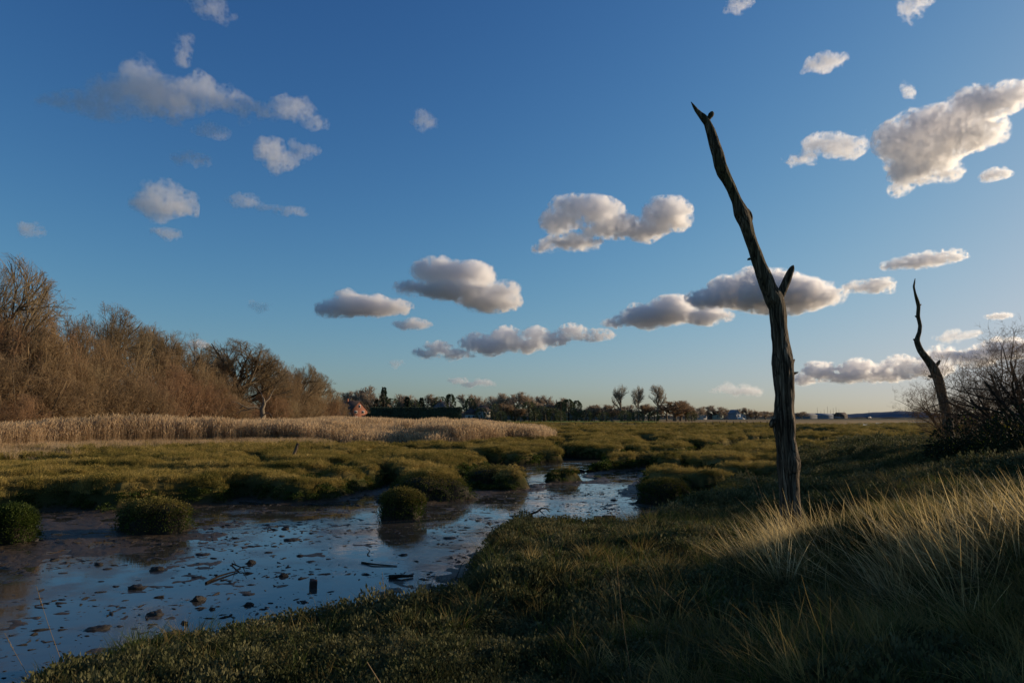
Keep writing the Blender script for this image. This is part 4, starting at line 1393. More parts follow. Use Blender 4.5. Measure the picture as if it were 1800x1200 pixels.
def px_tube(rows, t, sides, seed, base, grain=0.10, flare=1.0, depth_wob=.03, sub=5):
    """rows: (px, py, width px) outline of a limb at depth t; returns verts/faces relative to base"""
    R = np.array(rows, float)
    # resample
    L = np.concatenate([[0], np.cumsum(np.hypot(np.diff(R[:, 0]), np.diff(R[:, 1])))])
    n = (len(R) - 1) * sub + 1
    q = np.linspace(0, L[-1], n)
    px = np.interp(q, L, R[:, 0]); py = np.interp(q, L, R[:, 1]); w = np.interp(q, L, R[:, 2])
    ker = np.array([.25, .5, .25])
    for a in (px, py, w):
        a[1:-1] = np.convolve(a, ker, 'valid')
    r = np.random.default_rng(seed)
    P = np.array([at_y(x, y, t) for x, y in zip(px, py)])
    P[:, 1] += depth_wob * 3 * fbm2(q / 90.0, q * 0 + seed, 2, seed)
    rad = w * np.array([ray(x, y)[1] for x, y in zip(px, py)]) ** -1 * t / FPX / 2 * np.cos(np.arctan((px - 900) / FPX))
    T = np.gradient(P, axis=0); T /= np.linalg.norm(T, axis=1)[:, None]
    A = np.cross(T, np.array((0, 1, 0.0))); A /= np.linalg.norm(A, axis=1)[:, None]
    B = np.cross(T, A)
    th = np.arange(sides) * 2 * math.pi / sides
    # long ridges, knots
    hz = q / FPX * t
    TH, HZ = np.meshgrid(th, hz)
    cx, cy2 = np.cos(TH), np.sin(TH)
    tw = HZ * .35
    cx2, cy3 = np.cos(TH + tw), np.sin(TH + tw)
    ridge = fbm3(cx2 * 2.2, cy3 * 2.2, HZ * .55, 3, seed) * 0.9 + fbm3(cx2 * 6, cy3 * 6, HZ * 1.1, 2, seed + 3) * .55
    knot = fbm3(cx * 1.1, cy2 * 1.1, HZ * 2.2, 2, seed + 9)
    rr = rad[:, None] * (1 + grain * ridge + .15 * knot + .07 * fbm3(cx * 3, cy2 * 3, HZ * 6, 3, seed + 21))
    V = P[:, None, :] + A[:, None, :] * (np.cos(TH) * rr)[..., None] + B[:, None, :] * (np.sin(TH) * rr)[..., None]
    V = V.reshape(-1, 3) - np.asarray(base)
    F = []
    for i in range(n - 1):
        for j in range(sides):
            F.append((i * sides + j, i * sides + (j + 1) % sides, (i + 1) * sides + (j + 1) % sides, (i + 1) * sides + j))
    # caps
    V = np.concatenate([V, [V[:sides].mean(0)], [V[-sides:].mean(0)]])
    ca, cb = len(V) - 2, len(V) - 1
    tri = [(ca, (j + 1) % sides, j) for j in range(sides)] + [(cb, (n - 1) * sides + j, (n - 1) * sides + (j + 1) % sides) for j in range(sides)]
    return V, [np.array(F), np.array(tri)]


def Z1(l): return [(1180 + x / 3.0, 160 + y / 3.0, w / 3.0) for x, y, w in l]
def Z2(l): return [(1240 + x / 2.61, 540 + y / 2.61, w / 2.61) for x, y, w in l]
def Z3(l): return [(1360 + x / 3.157, 480 + y / 3.157, w / 3.157) for x, y, w in l]

T1 = at_z(1392, 948, .72)[1]
b1 = at_y(1392, 948, T1); b1[2] = ground_z(b1[0], b1[1])
dead = empty('dead_tree', b1)
rows = Z1([(104, 58, 3), (118, 80, 14), (132, 102, 21), (150, 122, 28), (168, 140, 38), (190, 170, 38), (208, 215, 50), (225, 270, 58), (245, 330, 62), (258, 390, 66), (274, 430, 68), (290, 460, 60), (315, 510, 56), (345, 580, 58), (368, 640, 80), (388, 690, 74), (410, 760, 62), (435, 830, 62), (455, 890, 70), (483, 960, 80), (513, 1040, 90), (542, 1100, 106)]) + \
    Z2([(328, 0, 80), (335, 80, 78), (343, 160, 85), (350, 220, 96), (354, 260, 104), (358, 320, 98), (363, 400, 95), (363, 470, 93), (360, 520, 104), (361, 550, 104), (365, 600, 92), (372, 660, 98), (380, 715, 114), (383, 780, 100), (386, 860, 96), (388, 940, 98), (392, 1000, 102), (396, 1050, 108), (397, 1080, 116), (398, 1105, 128)])
V, F = px_tube(rows, T1, 44, 7, b1, grain=.085, depth_wob=0, sub=9)
obj('trunk', mesh_np('trunk', V, F, M_DEAD, smooth=True), dead)
for nm, rws, lab in (('branch', Z1([(552, 1130, 40), (574, 1075, 52), (590, 1045, 47), (602, 1018, 43), (612, 995, 43), (622, 968, 40), (634, 942, 34), (641, 925, 20), (645, 918, 4)]), None),
                ('branch_stub', Z1([(184, 160, 22), (196, 146, 24), (204, 134, 28), (210, 126, 34), (213, 118, 30), (212, 110, 16)]), None),
                ('branch_stub', Z1([(372, 620, 30), (395, 630, 34), (412, 645, 26), (422, 668, 20), (424, 690, 6)]), None),
                ('branch_stub', Z1([(258, 415, 24), (250, 420, 20), (246, 432, 12), (250, 440, 4)]), None),
                ('branch_stub', Z1([(258, 326, 18), (270, 325, 16), (276, 330, 6)]), None),
                ('branch_stub', Z1([(415, 885, 16), (405, 888, 12), (402, 892, 4)]), None),
                ('branch_stub', Z2([(378, 312, 34), (396, 305, 20), (412, 301, 13), (427, 297, 3)]), None),
                ('branch_stub', Z2([(388, 262, 26), (402, 250, 16), (409, 238, 6)]), None),
                ('branch_stub', Z2([(340, 520, 40), (316, 528, 44), (304, 540, 30), (301, 552, 8)]), None)):
    V, F = px_tube(rws, T1, 14, 17 + len(rws), b1, grain=.10, depth_wob=.0, sub=4)
    obj(nm, mesh_np(nm, V, F, M_DEAD, smooth=True), dead)
tag(dead, 'tall leaning dead tree trunk with a forked top, bare of bark', 'dead tree')

T2 = at_d(1675, 795, 24)[1]
b2 = at_y(1676, 800, T2)
dead2 = empty('dead_tree', b2)
rows = [(a_, b_, c_ * .88) for a_, b_, c_ in Z3([(785, 30, 5), (781, 55, 12), (777, 75, 15), (782, 100, 15), (787, 122, 19), (800, 165, 27), (804, 185, 26), (802, 210, 26), (800, 240, 28), (808, 270, 26), (813, 292, 26), (808, 330, 29), (798, 358, 33), (794, 375, 38), (803, 405, 42), (815, 430, 46), (832, 455, 48), (860, 490, 54), (886, 525, 62), (905, 570, 66), (918, 612, 68), (927, 645, 68), (942, 700, 66), (955, 770, 69), (968, 840, 68), (980, 900, 64), (988, 950, 66), (994, 1000, 66), (998, 1060, 68)])]
V, F = px_tube(rows, T2, 26, 23, b2, grain=.08, depth_wob=0, sub=6)
obj('trunk', mesh_np('trunk', V, F, M_DEAD, smooth=True), dead2)
for rws in (Z3([(896, 520, 22), (908, 505, 22), (917, 492, 20), (924, 484, 10)]), Z3([(884, 572, 22), (868, 572, 20), (856, 568, 10)]), Z3([(796, 375, 26), (782, 370, 16), (775, 366, 8)]),
            Z3([(806, 178, 16), (816, 176, 8), (819, 172, 4)]), Z3([(796, 242, 16), (788, 240, 10), (784, 236, 4)]), Z3([(858, 472, 16), (868, 466, 12), (872, 462, 4)]), Z3([(928, 745, 18), (920, 750, 8), (918, 752, 3)])):
    V, F = px_tube(rws, T2, 10, 31 + len(rws), b2, grain=.08, depth_wob=0, sub=3)
    obj('branch_stub', mesh_np('branch_stub', V, F, M_DEAD, smooth=True), dead2)
tag(dead2, 'thin crooked dead trunk rising in front of the thorn bush', 'dead tree')

# ------------------------------------------------------------------ leaning post on the marsh
pb_ = at_z(511, 812, .55); ptop = at_y(524, 779, pb_[1])
V, F = [], []
q = [np.zeros(3) - (ptop - pb_) * .2, np.zeros(3), (ptop - pb_) * .5, (ptop - pb_) * .97, (ptop - pb_)]
tube_np(q, [.075, .078, .072, .068, .05], 10, V=V, F=F)
V = np.array(V); V += .012 * np.stack([noise3(V[:, 0] * 9, V[:, 1] * 9, V[:, 2] * 2, s) for s in (1, 2, 3)], -1)
o = obj('wooden_post', mesh_np('wooden_post', V, [np.array(F), np.array([[40 + j for j in range(10)]])], M_DEAD, smooth=False), loc=pb_)
tag(o, 'short dark wooden post leaning right on the marsh before the reeds', 'post')

# ------------------------------------------------------------------ hummocks standing in the creek
k = NT('hummock_mud')
n = k.noise(7.0, k.coord('Object'), 5, .6)
M_HMUD = k.done(k.bsdf(k.ramp(n, [(0.3, (0.014, 0.010, 0.006)), (0.6, (0.03, 0.022, 0.013)), (0.8, (0.05, 0.036, 0.022))]), .75, .15, k.bump(n, .9, .05)))
def hummock(px, pyb, wpx, hpx, seed, label, mat=None, green=.4):
    c = at_z(px, pyb, 0.0); t = np.linalg.norm(ray(px, pyb)[:2]) and c[1] / ray(px, pyb)[1]
    w = wpx / FPX * t / 2; h = hpx / FPX * t
    c = c + np.array((0, w * .6, 0))
    o = empty('marsh_hummock', (c[0], c[1], 0))
    # mud body: a lumpy undercut dome
    U, Vv = np.meshgrid(np.linspace(0, 2 * math.pi, 56, endpoint=False), np.linspace(0, 1, 22))
    prof_r = np.interp(Vv, [0, .12, .35, .62, .82, 1.0], [1.15, 1.0, .92, .82, .58, 0.0])
    prof_z = np.interp(Vv, [0, .12, .35, .62, .82, 1.0], [-.05, .08, .38, .64, .80, .88])
    lob = 1 + .42 * fbm3(np.cos(U) * 1.6, np.sin(U) * 1.6, Vv * 1.6, 3, seed) + .16 * fbm3(np.cos(U) * 5, np.sin(U) * 5, Vv * 5, 2, seed + 1)
    X = np.cos(U) * prof_r * w * lob; Y = np.sin(U) * prof_r * w * .8 * lob; Zz = prof_z * h * (1 + .1 * lob)
    V = np.stack([X, Y, Zz], -1).reshape(-1, 3)
    nu = 56; F = [(i * nu + j, i * nu + (j + 1) % nu, (i + 1) * nu + (j + 1) % nu, (i + 1) * nu + j) for i in range(21) for j in range(nu)]
    obj('mud_base', mesh_np('mud_base', V, np.array(F), M_HMUD, smooth=True), o)
    r = np.random.default_rng(seed)
    def cover(n, vmin, vmax, leaf, mt, nm):
        u = r.uniform(0, nu, n).astype(int); v = np.clip(r.uniform(vmin, vmax, n) * 21, 0, 20).astype(int)
        p = V.reshape(22, nu, 3)[v, u] + r.normal(0, .03, (n, 3))
        nd = np.stack([p[:, 0] / w * .7, p[:, 1] / w * .7, np.full(n, .75)], -1) + r.normal(0, .45, (n, 3))
        nd /= np.linalg.norm(nd, axis=1)[:, None]
        s = np.cross(nd, r.normal(0, 1, (n, 3))); s /= np.linalg.norm(s, axis=1)[:, None]
        l = (leaf * r.uniform(.6, 1.4, n))[:, None]
        off = (r.uniform(0, .12, n) ** 1.0)[:, None] * nd
        p = p + off
        q = np.stack([p, p + nd * l * .5 + s * l * .28, p + nd * l, p + nd * l * .5 - s * l * .28], 1).reshape(-1, 3)
        obj('foliage', mesh_np('foliage', q, np.arange(n * 4).reshape(-1, 4), mt), o)
    cover(6500, .46, 1.0, .036, mat or M_HUM, 'foliage')
    cover(int(1600 * green) + 3600, .07, .62, .038, M_MARSH_SIDE, 'foliage')  # green weed, its dark colour also paints the shade of the flanks
    tag(o, label, 'hummock', 'hummocks standing free in the creek')
hummock(252, 938, 112, 52, 1, 'round grassy hummock standing alone in the muddy left part of the creek')
hummock(704, 912, 72, 46, 2, 'small steep hummock alone in the middle of the creek with its reflection')
hummock(2, 958, 72, 62, 3, 'bright green hummock cut by the left edge of the view', M_MARSH_SIDE, 1.2)
hummock(752, 880, 128, 42, 4, 'wide hummock with green right flank behind the small steep one')
hummock(870, 858, 96, 34, 5, 'mid sized hummock with mossy green end on the far creek bank', None, .8)
hummock(1178, 888, 96, 40, 7, 'dark hummock on the right side of the narrow of the creek')

# ------------------------------------------------------------------ clods, sticks and stones on the mud
k = NT('wet_clod')
n = k.noise(14.0, k.coord('Object'), 4, .6)
M_CLOD = k.done(k.bsdf(k.ramp(n, [(0.3, (0.012, 0.009, 0.006)), (0.7, (0.040, 0.030, 0.020))]), .55, .35, k.bump(n, .8, .02)))
M_STICK = bark_mat('wet_stick', (0.016, 0.012, 0.008), (0.055, 0.040, 0.026), 8)
k = NT('old_brick')
n = k.noise(20.0, k.coord('Object'), 4, .6)
M_BRICK1 = k.done(k.bsdf(k.ramp(n, [(0.3, (0.03, 0.02, 0.015)), (0.7, (0.085, 0.045, 0.032))]), .7, .3, k.bump(n, .6, .01)))

def lump_mesh(seed, flat):
    U, Vv = np.meshgrid(np.linspace(0, 2 * math.pi, 24, endpoint=False), np.linspace(-.35, 1, 13))
    rr = np.cos(np.clip(Vv, -1, 1) * math.pi / 2)
    x, y, z = np.cos(U) * rr, np.sin(U) * rr, np.sin(Vv * math.pi / 2)
    d = 1 + .55 * fbm3(x * 1.6, y * 1.6, z * 1.6, 3, seed, .7) + .28 * fbm3(x * 5, y * 5, z * 5, 2, seed + 40)
    V = np.stack([x * d, y * d * .75, z * d * flat], -1).reshape(-1, 3)
    F = [(i * 24 + j, i * 24 + (j + 1) % 24, (i + 1) * 24 + (j + 1) % 24, (i + 1) * 24 + j) for i in range(12) for j in range(24)]
    return mesh_np('clod', V, np.array(F), M_CLOD, smooth=False)

LUMPS = [lump_mesh(60 + i, f) for i, f in enumerate((.45, .6, .3, .8, .25, .5, .35, .7))]
def on_mud(px, py):
    c = at_z(px, py, 0.0)
    return c, c[1] / ray(px, py)[1]
def clod(px, py, wpx, lab, group='clods on the creek mud', pick=None, squash=1.0, name='mud_clod'):
    c, t = on_mud(px, py)
    s = wpx / FPX * t / 2 * .85
    o = obj(name, LUMPS[pick if pick is not None else random.randrange(8)], loc=(c[0], c[1] + s * .3, max(-.01, ground_z(c[0], c[1]) - s * .08)))
    o.scale = (s, s, s * squash); o.rotation_euler = (0, 0, random.uniform(-.5, .5))
    tag(o, lab, 'mud clod', group)
for a in [(169, 1106, 50, 'biggest flat dark clod in the near left of the creek', None, 2), (238, 1034, 36, 'long dark clod in the left half of the creek', None, 0), (347, 1056, 25, 'rounded knobbly clod in the middle of the blue water', None, 3),
          (273, 1003, 28, 'low pointed clod behind the long dark clod', None, 1), (271, 1081, 38, 'ragged double clod in front of the long dark clod', None, 5), (323, 1096, 17, 'small upright clod right of the ragged double clod', None, 7),
          (372, 1071, 15, 'small round clod right of the rounded knobbly one', None, 7), (440, 990, 18, 'lumpy clod by the twiggy branch', None, 3), (437, 1045, 28, 'flat clod left of the upright block', None, 4),
          (304, 1113, 42, 'flat smooth mud patch nearest the grassy bank', None, 4), (55, 953, 24, 'brown lump on the mud beside the bright green hummock', None, 1), (356, 975, 32, 'flat sliver of mud left of the two large reflections', None, 4),
          (791, 946, 30, 'dark flat clod in the raft of debris right of the reflected hummock', None, 4), (708, 976, 22, 'small flat clod right of the long stick', None, 6), (842, 962, 12, 'tiny clod near the dark overhanging bank', None, 6), (513, 949, 36, 'flat clod strip left of the small steep hummock', None, 4)]:
    clod(a[0], a[1], a[2], a[3], pick=a[5])
nsm = 0
rr_ = random.Random(5)
while nsm < 240:
    px = rr_.uniform(20, 1120); py = 840 + 290 * rr_.random() ** 0.9
    c, t = on_mud(px, py)
    if sdist(CREEK, np.array([c[0]]), np.array([c[1]]))[0] < .25 or c[1] < 5:
        continue
    w = rr_.choice([4, 5, 6, 6, 8, 9, 11, 14, 18]) * (t / 12.0) ** -.25
    clod(px, py, w, 'small dark clod scattered on the wet creek mud', pick=rr_.randrange(8), squash=rr_.choice([.4, .6, .9]))
    nsm += 1
# fine specks nobody could count
xs, ys = wedge(56000, 7, 34, 40)
sdv = sdist(CREEK, xs, ys)
dn = 1.5 * fbm2(xs * .45, ys * 1.1, 4, 777) - .12
kp = (sdv > .05) & (RNG.uniform(0, 1, len(xs)) < np.clip(.70 + 1.2 * dn + .6 * smooth(1.2, .1, sdv), 0, 1))
xs, ys = xs[kp], ys[kp]
zs, _m = terrain(xs, ys)
speck = [bpy.data.objects.new('speck', m) for m in LUMPS[:5]]
nn = len(xs); ssz = .010 + .030 * RNG.uniform(0, 1, nn) ** 4
scatter('debris', 'fine dark specks of debris strewn over the wet mud', np.stack([xs, ys, np.maximum(zs, -.002)], -1), rnd_rot(nn, .1), np.stack([ssz * RNG.uniform(.8, 3.0, nn), ssz * .8, ssz * .6], -1), speck)
print('specks', nn)

def stick(pxs, r0, lab, name='stick', side=None, z=.03):
    pts = []
    for (px, py, hz) in pxs:
        c = at_z(px, py, hz); pts.append(c)
    b = pts[0].copy()
    V, F = [], []
    tube_np([p - b for p in pts], np.linspace(r0, r0 * .45, len(pts)), 7, V=V, F=F)
    o = obj(name, mesh_np(name, np.array(V), np.array(F), M_STICK, smooth=True), loc=b)
    for k_, (sp, rs) in enumerate(side or []):
        V, F = [], []
        tube_np([at_z(*p) - b for p in sp], np.linspace(rs, rs * .4, len(sp)), 6, V=V, F=F)
        obj('twig', mesh_np('twig', np.array(V), np.array(F), M_STICK, smooth=True), o)
    tag(o, lab, 'stick', 'sticks lying on the creek mud')
stick([(636, 988, .01), (655, 991, .02), (680, 993, .012), (698, 994, .01)], .018, 'straight stick lying level in the middle of the creek')
stick([(362, 1024, .01), (385, 1012, .025), (405, 1006, .02), (420, 1003, .01)], .02, 'thick bent stick lying aslant in the water')
stick([(408, 990, .02), (422, 996, .05), (440, 999, .03)], .014, 'twiggy branch behind the thick bent stick', side=[([(415, 993, .03), (410, 984, .16)], .008), ([(428, 998, .04), (434, 1012, .02)], .008)])
stick([(684, 1014, .02), (705, 1012, .04), (726, 1012, .02)], .04, 'short thick log near the grassy bank', name='log')
stick([(930, 904, .02), (944, 899, .10), (952, 893, .22), (960, 893, .22), (966, 899, .10)], .03, 'arched forked branch standing out of the mud by the near bank', side=[([(948, 896, .16), (958, 906, .02)], .018), ([(960, 893, .2), (972, 896, .14)], .014), ([(944, 899, .1), (936, 899, .1)], .012)])
stick([(646, 974, .01), (650, 968, .05), (645, 963, .05)], .012, 'small curled twig left of the straight stick')
stick([(800, 1020, .12), (812, 990, .25), (818, 985, .3)], .008, 'thin twig leaning on the dark overhanging bank')

def block(px, py, w, h, d, rz, lab, tilt=0.0, nm='brick'):
    c, t = on_mud(px, py)
    W_, H_, D_ = w / FPX * t, h / FPX * t, d
    V, F = [], []
    import itertools
    # bevelled, worn box
    g = 5
    pts = {}
    for ax in range(3):
        for sgn in (0, 1):
            for i in range(g):
                for j in range(g):
                    quad = []
                    for (a, b_) in ((i, j), (i + 1, j), (i + 1, j + 1), (i, j + 1)):
                        p = [0, 0, 0]; p[ax] = sgn * 2 - 1
                        o_ = [q for q in range(3) if q != ax]
                        p[o_[0]] = a / g * 2 - 1; p[o_[1]] = b_ / g * 2 - 1
                        key = tuple(round(q, 4) for q in p)
                        if key not in pts:
                            v = np.array(p, float); l8 = (np.abs(v) ** 8).sum() ** (1 / 8)
                            v = v / l8 * 1.02
                            v *= 1 + .05 * float(noise3(v[0:1] * 2, v[1:2] * 2, v[2:3] * 2, int(px))[0])
                            pts[key] = len(V); V.append(v)
                        quad.append(pts[key])
                    F.append(quad if (sgn ^ (ax == 1)) else quad[::-1])
    V = np.array(V) * np.array((W_ / 2, D_ / 2, H_ / 2)) + np.array((0, 0, H_ / 2 * .9))
    o = obj(nm, mesh_np(nm, V, np.array(F), M_BRICK1, smooth=False), loc=(c[0], c[1] + D_ / 2, -.01))
    o.rotation_euler = (tilt, tilt * .5, rz)
    tag(o, lab, nm, 'blocks in the creek mud')
block(549, 1032, 13, 14, .09, .2, 'square block standing upright in the near creek', .06)
block(1071, 914, 24, 9, .13, -.1, 'dark brick lying at the near bank edge right of the arched branch')
block(1051, 915, 13, 9, .12, .4, 'broken half brick beside the dark brick', .1)

# ------------------------------------------------------------------ single tall grass stems
M_STEM = leaf_mat('dry_stem', [(0, (0.20, 0.13, 0.06)), (1, (0.34, 0.235, 0.12))], .3, .6)
def stem(px0, py0, px1, py1, t, lab, head=.16, bend=.06, r=.0026):
    a, b = at_d(px0, py0, t), at_d(px1, py1, t)
    gz = ground_z(a[0], a[1])
    d = b - a
    ext = (a[2] - gz) / max(d[2], .05)
    a2 = a - d * max(ext, 0); a2[2] = gz
    L = np.linalg.norm(b - a2)
    q = []
    for s in np.linspace(0, 1, 9):
        p = a2 + (b - a2) * s
        p = p + np.array((bend * L * (s * s - s), 0, 0))
        q.append(p - a2)
    V, F = [], []
    tube_np(q, np.linspace(r, r * .5, 9), 5, V=V, F=F)
    o = obj('grass_stem', mesh_np('grass_stem', np.array(V), np.array(F), M_STEM, smooth=True), loc=a2)
    if head:
        dirn = (q[-1] - q[-2]); dirn /= np.linalg.norm(dirn)
        V, F = [], []
        h0 = q[-1] - dirn * head * L
        rg = np.random.default_rng(int(px0))
        for i in range(42):
            s = rg.uniform(0, 1)
            p = h0 + dirn * head * L * s
            sd_ = rg.normal(0, 1, 3); sd_ -= dirn * sd_.dot(dirn); sd_ /= np.linalg.norm(sd_)
            w_ = np.cross(dirn, sd_)
            l = .02 * (1.2 - s)
            o_ = len(V); e = p + dirn * l + sd_ * l * .35
            V += [p, (p + e) / 2 + w_ * .0028, e, (p + e) / 2 - w_ * .0028]; F.append((o_, o_ + 1, o_ + 2, o_ + 3))
        obj('seed_head', mesh_np('seed_head', np.array(V), np.array(F), M_STEM), o)
    tag(o, lab, 'grass stem', 'tall single grass stems')
for a in [(1112, 1190, 1084, 986, 4.6, 'tall straw coloured grass stem rising from the dark bank near the centre', .2),
          (1235, 1110, 1160, 1030, 6.0, 'straw coloured stem slanting left at the edge of the long grass', .25),
          (672, 1205, 645, 1163, 3.6, 'thick pale stem end poking up at the bottom of the view', 0, .02, .006),
          (120, 1190, 64, 1030, 5.6, 'thin dark stem leaning left over the near water', .2),
          (48, 1180, 8, 1112, 5.4, 'short tan stem at the lower left corner', .2),
          (1612, 1210, 1585, 1130, 4.2, 'short upright stem at the bottom right of the centre', .2),
          (1365, 940, 1305, 805, 9.5, 'very tall stem leaning left beside the tall dead trunk', .2),
          (1375, 960, 1325, 830, 9.2, 'second tall stem leaning left beside the tall dead trunk', .2),
          (1385, 950, 1358, 858, 9.6, 'shorter stem close against the tall dead trunk', .2),
          (1600, 960, 1547, 830, 9.0, 'tall stem leaning left between the two dead trunks', .2),
          (1630, 990, 1565, 850, 8.4, 'stem leaning beside the one between the two dead trunks', .2),
          (1525, 1000, 1455, 890, 8.6, 'stem rising right of the tall dead trunk from the lit tuft', .2),
          (1750, 910, 1710, 830, 8.5, 'stem rising from the lit grass near the right edge', .2),
          (745, 1055, 770, 1005, 7.6, 'reddish broken stem at the dark overhang', 0, .1, .004),
          (905, 930, 893, 893, 11, 'small seed stem against the water by the overhang', .3),
          (678, 1050, 672, 1005, 7.2, 'thin dark seed stem against the water at the near bank', .3)]:
    stem(*a)

# ------------------------------------------------------------------ houses, hedge, fence far away
def wmat(name, c, rough=.8, brick=False):
    k = NT(name)
    n = k.noise(1.5, k.coord('Object'), 4, .6)
    c0 = tuple(x * .78 for x in c); c1 = tuple(min(1, x * 1.12) for x in c)
    col = k.ramp(n, [(0.3, c0), (0.7, c1)])
    if brick:
        b = k.n('ShaderNodeTexBrick')
        b.inputs['Scale'].default_value = 4.0
        k.put(b.inputs['Vector'], k.coord('Object'))
        b.inputs['Color1'].default_value = c0 + (1,); b.inputs['Color2'].default_value = c1 + (1,); b.inputs['Mortar'].default_value = (.3, .25, .2, 1)
        col = k.mix(.6, col, b.outputs[0])
    return k.done(k.bsdf(col, rough, .25))
M_RED = wmat('red_brick', (.26, .10, .058), .85)
M_WHITE = wmat('white_render', (.42, .39, .35))
M_GREENW = wmat('pale_green_render', (.30, .33, .26))
M_TILE = wmat('brown_tile', (.075, .052, .042))
M_SLATE = wmat('grey_slate', (.17, .175, .19), .6)
M_GLASS = NT('window_glass'); M_GLASS = M_GLASS.done(M_GLASS.bsdf((.02, .025, .03, 1), .08, .6))
M_SHED = wmat('pale_shed', (.15, .155, .165))
M_BLUE = wmat('blue_white', (.21, .23, .26))
M_FRAMEW = wmat('white_frame', (.7, .68, .64))


def box_mesh(nm, x0, x1, y0, y1, z0, z1, mat):
    v = np.array([(x, y, z) for z in (z0, z1) for y in (y0, y1) for x in (x0, x1)], float)
    f = np.array([(0, 2, 3, 1), (4, 5, 7, 6), (0, 1, 5, 4), (2, 6, 7, 3), (0, 4, 6, 2), (1, 3, 7, 5)])
    return mesh_np(nm, v, f, mat)


def gable(nm, w, d, h, mat):
    """walls of a gabled box: gable faces along -y/+y, ridge along y; h=(eaves, ridge)"""
    e, r = h
    v = np.array([(-w / 2, -d / 2, 0), (w / 2, -d / 2, 0), (w / 2, d / 2, 0), (-w / 2, d / 2, 0), (-w / 2, -d / 2, e), (w / 2, -d / 2, e), (w / 2, d / 2, e), (-w / 2, d / 2, e), (0, -d / 2, r), (0, d / 2, r)], float)
    return mesh_np(nm, v, [np.array([(0, 4, 7, 3), (1, 2, 6, 5)]), np.array([(0, 1, 5, 8, 4), (2, 3, 7, 9, 6)])], mat)


def gable_roof(nm, w, d, h, mat, over=.35, th=.22):
    e, r = h
    sl = (r - e) / (w / 2)
    a = w / 2 + over; ze = e - sl * over
    y0, y1 = -d / 2 - over, d / 2 + over
    g = .03
    v = np.array([(-a, y0, ze + g), (0, y0, r + g), (a, y0, ze + g), (-a, y1, ze + g), (0, y1, r + g), (a, y1, ze + g),
                  (-a, y0, ze + th), (0, y0, r + th), (a, y0, ze + th), (-a, y1, ze + th), (0, y1, r + th), (a, y1, ze + th)], float)
    f = np.array([(6, 7, 10, 9), (7, 8, 11, 10), (0, 3, 4, 1), (1, 4, 5, 2), (0, 1, 7, 6), (1, 2, 8, 7), (3, 9, 10, 4), (4, 10, 11, 5), (0, 6, 9, 3), (2, 5, 11, 8)])
    return mesh_np(nm, v, f, mat)


def hip_roof(nm, w, d, e, r, mat, over=.5):
    a, b = w / 2 + over, d / 2 + over
    rl = max(w / 2 - d / 2 * .9, .4)
    v = np.array([(-a, -b, e), (a, -b, e), (a, b, e), (-a, b, e), (-rl, 0, r), (rl, 0, r), (-a, -b, e - .25), (a, -b, e - .25), (a, b, e - .25), (-a, b, e - .25)], float)
    return mesh_np(nm, v, [np.array([(0, 1, 5, 4), (2, 3, 4, 5), (6, 7, 1, 0), (7, 8, 2, 1), (8, 9, 3, 2), (9, 6, 0, 3), (6, 9, 8, 7)]), np.array([(1, 2, 5), (3, 0, 4)])], mat)


def window(par, x, z, w, h, y, side='y'):
    g = .04
    if side == 'y':
        f = obj('window', box_mesh('window', x - w / 2, x + w / 2, y - .06, y + .02, z - h / 2, z + h / 2, M_FRAMEW), par)
        obj('pane', box_mesh('pane', x - w / 2 + .12, x + w / 2 - .12, y - .09, y - .062, z - h / 2 + .12, z + h / 2 - .12, M_GLASS), f)
    else:
        f = obj('window', box_mesh('window', y - .02, y + .06, x - w / 2, x + w / 2, z - h / 2, z + h / 2, M_FRAMEW), par)
        obj('pane', box_mesh('pane', y + .062, y + .09, x - w / 2 + .12, x + w / 2 - .12, z - h / 2 + .12, z + h / 2 - .12, M_GLASS), f)


def house_at(px, pyb, t, rz, name, label, cat='house', z0=.55, group='houses in the distance'):
    c = at_d(px, pyb, t)
    o = empty(name, (c[0], c[1], z0), rz)
    return tag(o, label, cat, group)


# brick house with a tall gable, seen at the right end of the wood
t = 292; m = t / FPX
o = house_at(618, 737, t, .92, 'brick_house', 'tall red brick house with steep gable at the right end of the wood')
obj('wall', gable('wall', 8.6, 10, (5.0, 8.8), M_RED), o)
rf = obj('roof', gable_roof('roof', 8.6, 10, (5.0, 8.8), M_TILE), o)
obj('chimney', box_mesh('chimney', -1.6, -.8, 1.2, 2.0, 7.2, 9.9, M_RED), rf)
for (x, z, w, h) in ((0, 6.6, 1.1, 1.1), (-2.0, 4.2, 1.5, 1.1), (1.9, 4.2, 1.5, 1.1), (-1.9, 1.4, 2.0, 1.8), (1.9, 1.4, 1.8, 1.8)):
    window(o, x, z, w, h, -5.0)
pg_ = obj('porch_gable', gable('porch_gable', 4.2, 2.4, (3.3, 5.6), M_GREENW), o)
pg_.rotation_euler = (0, 0, -math.pi / 2); pg_.location = (-5.5, -.4, 0)
pr_ = obj('porch_roof', gable_roof('porch_roof', 4.2, 2.4, (3.3, 5.6), M_TILE), o)
pr_.rotation_euler = (0, 0, -math.pi / 2); pr_.location = (-5.5, -.4, 0)
for yy in (-3.8, 2.6, 4.0):
    wv_ = obj('window', box_mesh('window', -4.37, -4.29, yy - .5, yy + .5, 2.6, 3.8, M_FRAMEW), o)
    obj('pane', box_mesh('pane', -4.40, -4.375, yy - .4, yy + .4, 2.7, 3.7, M_GLASS), wv_)

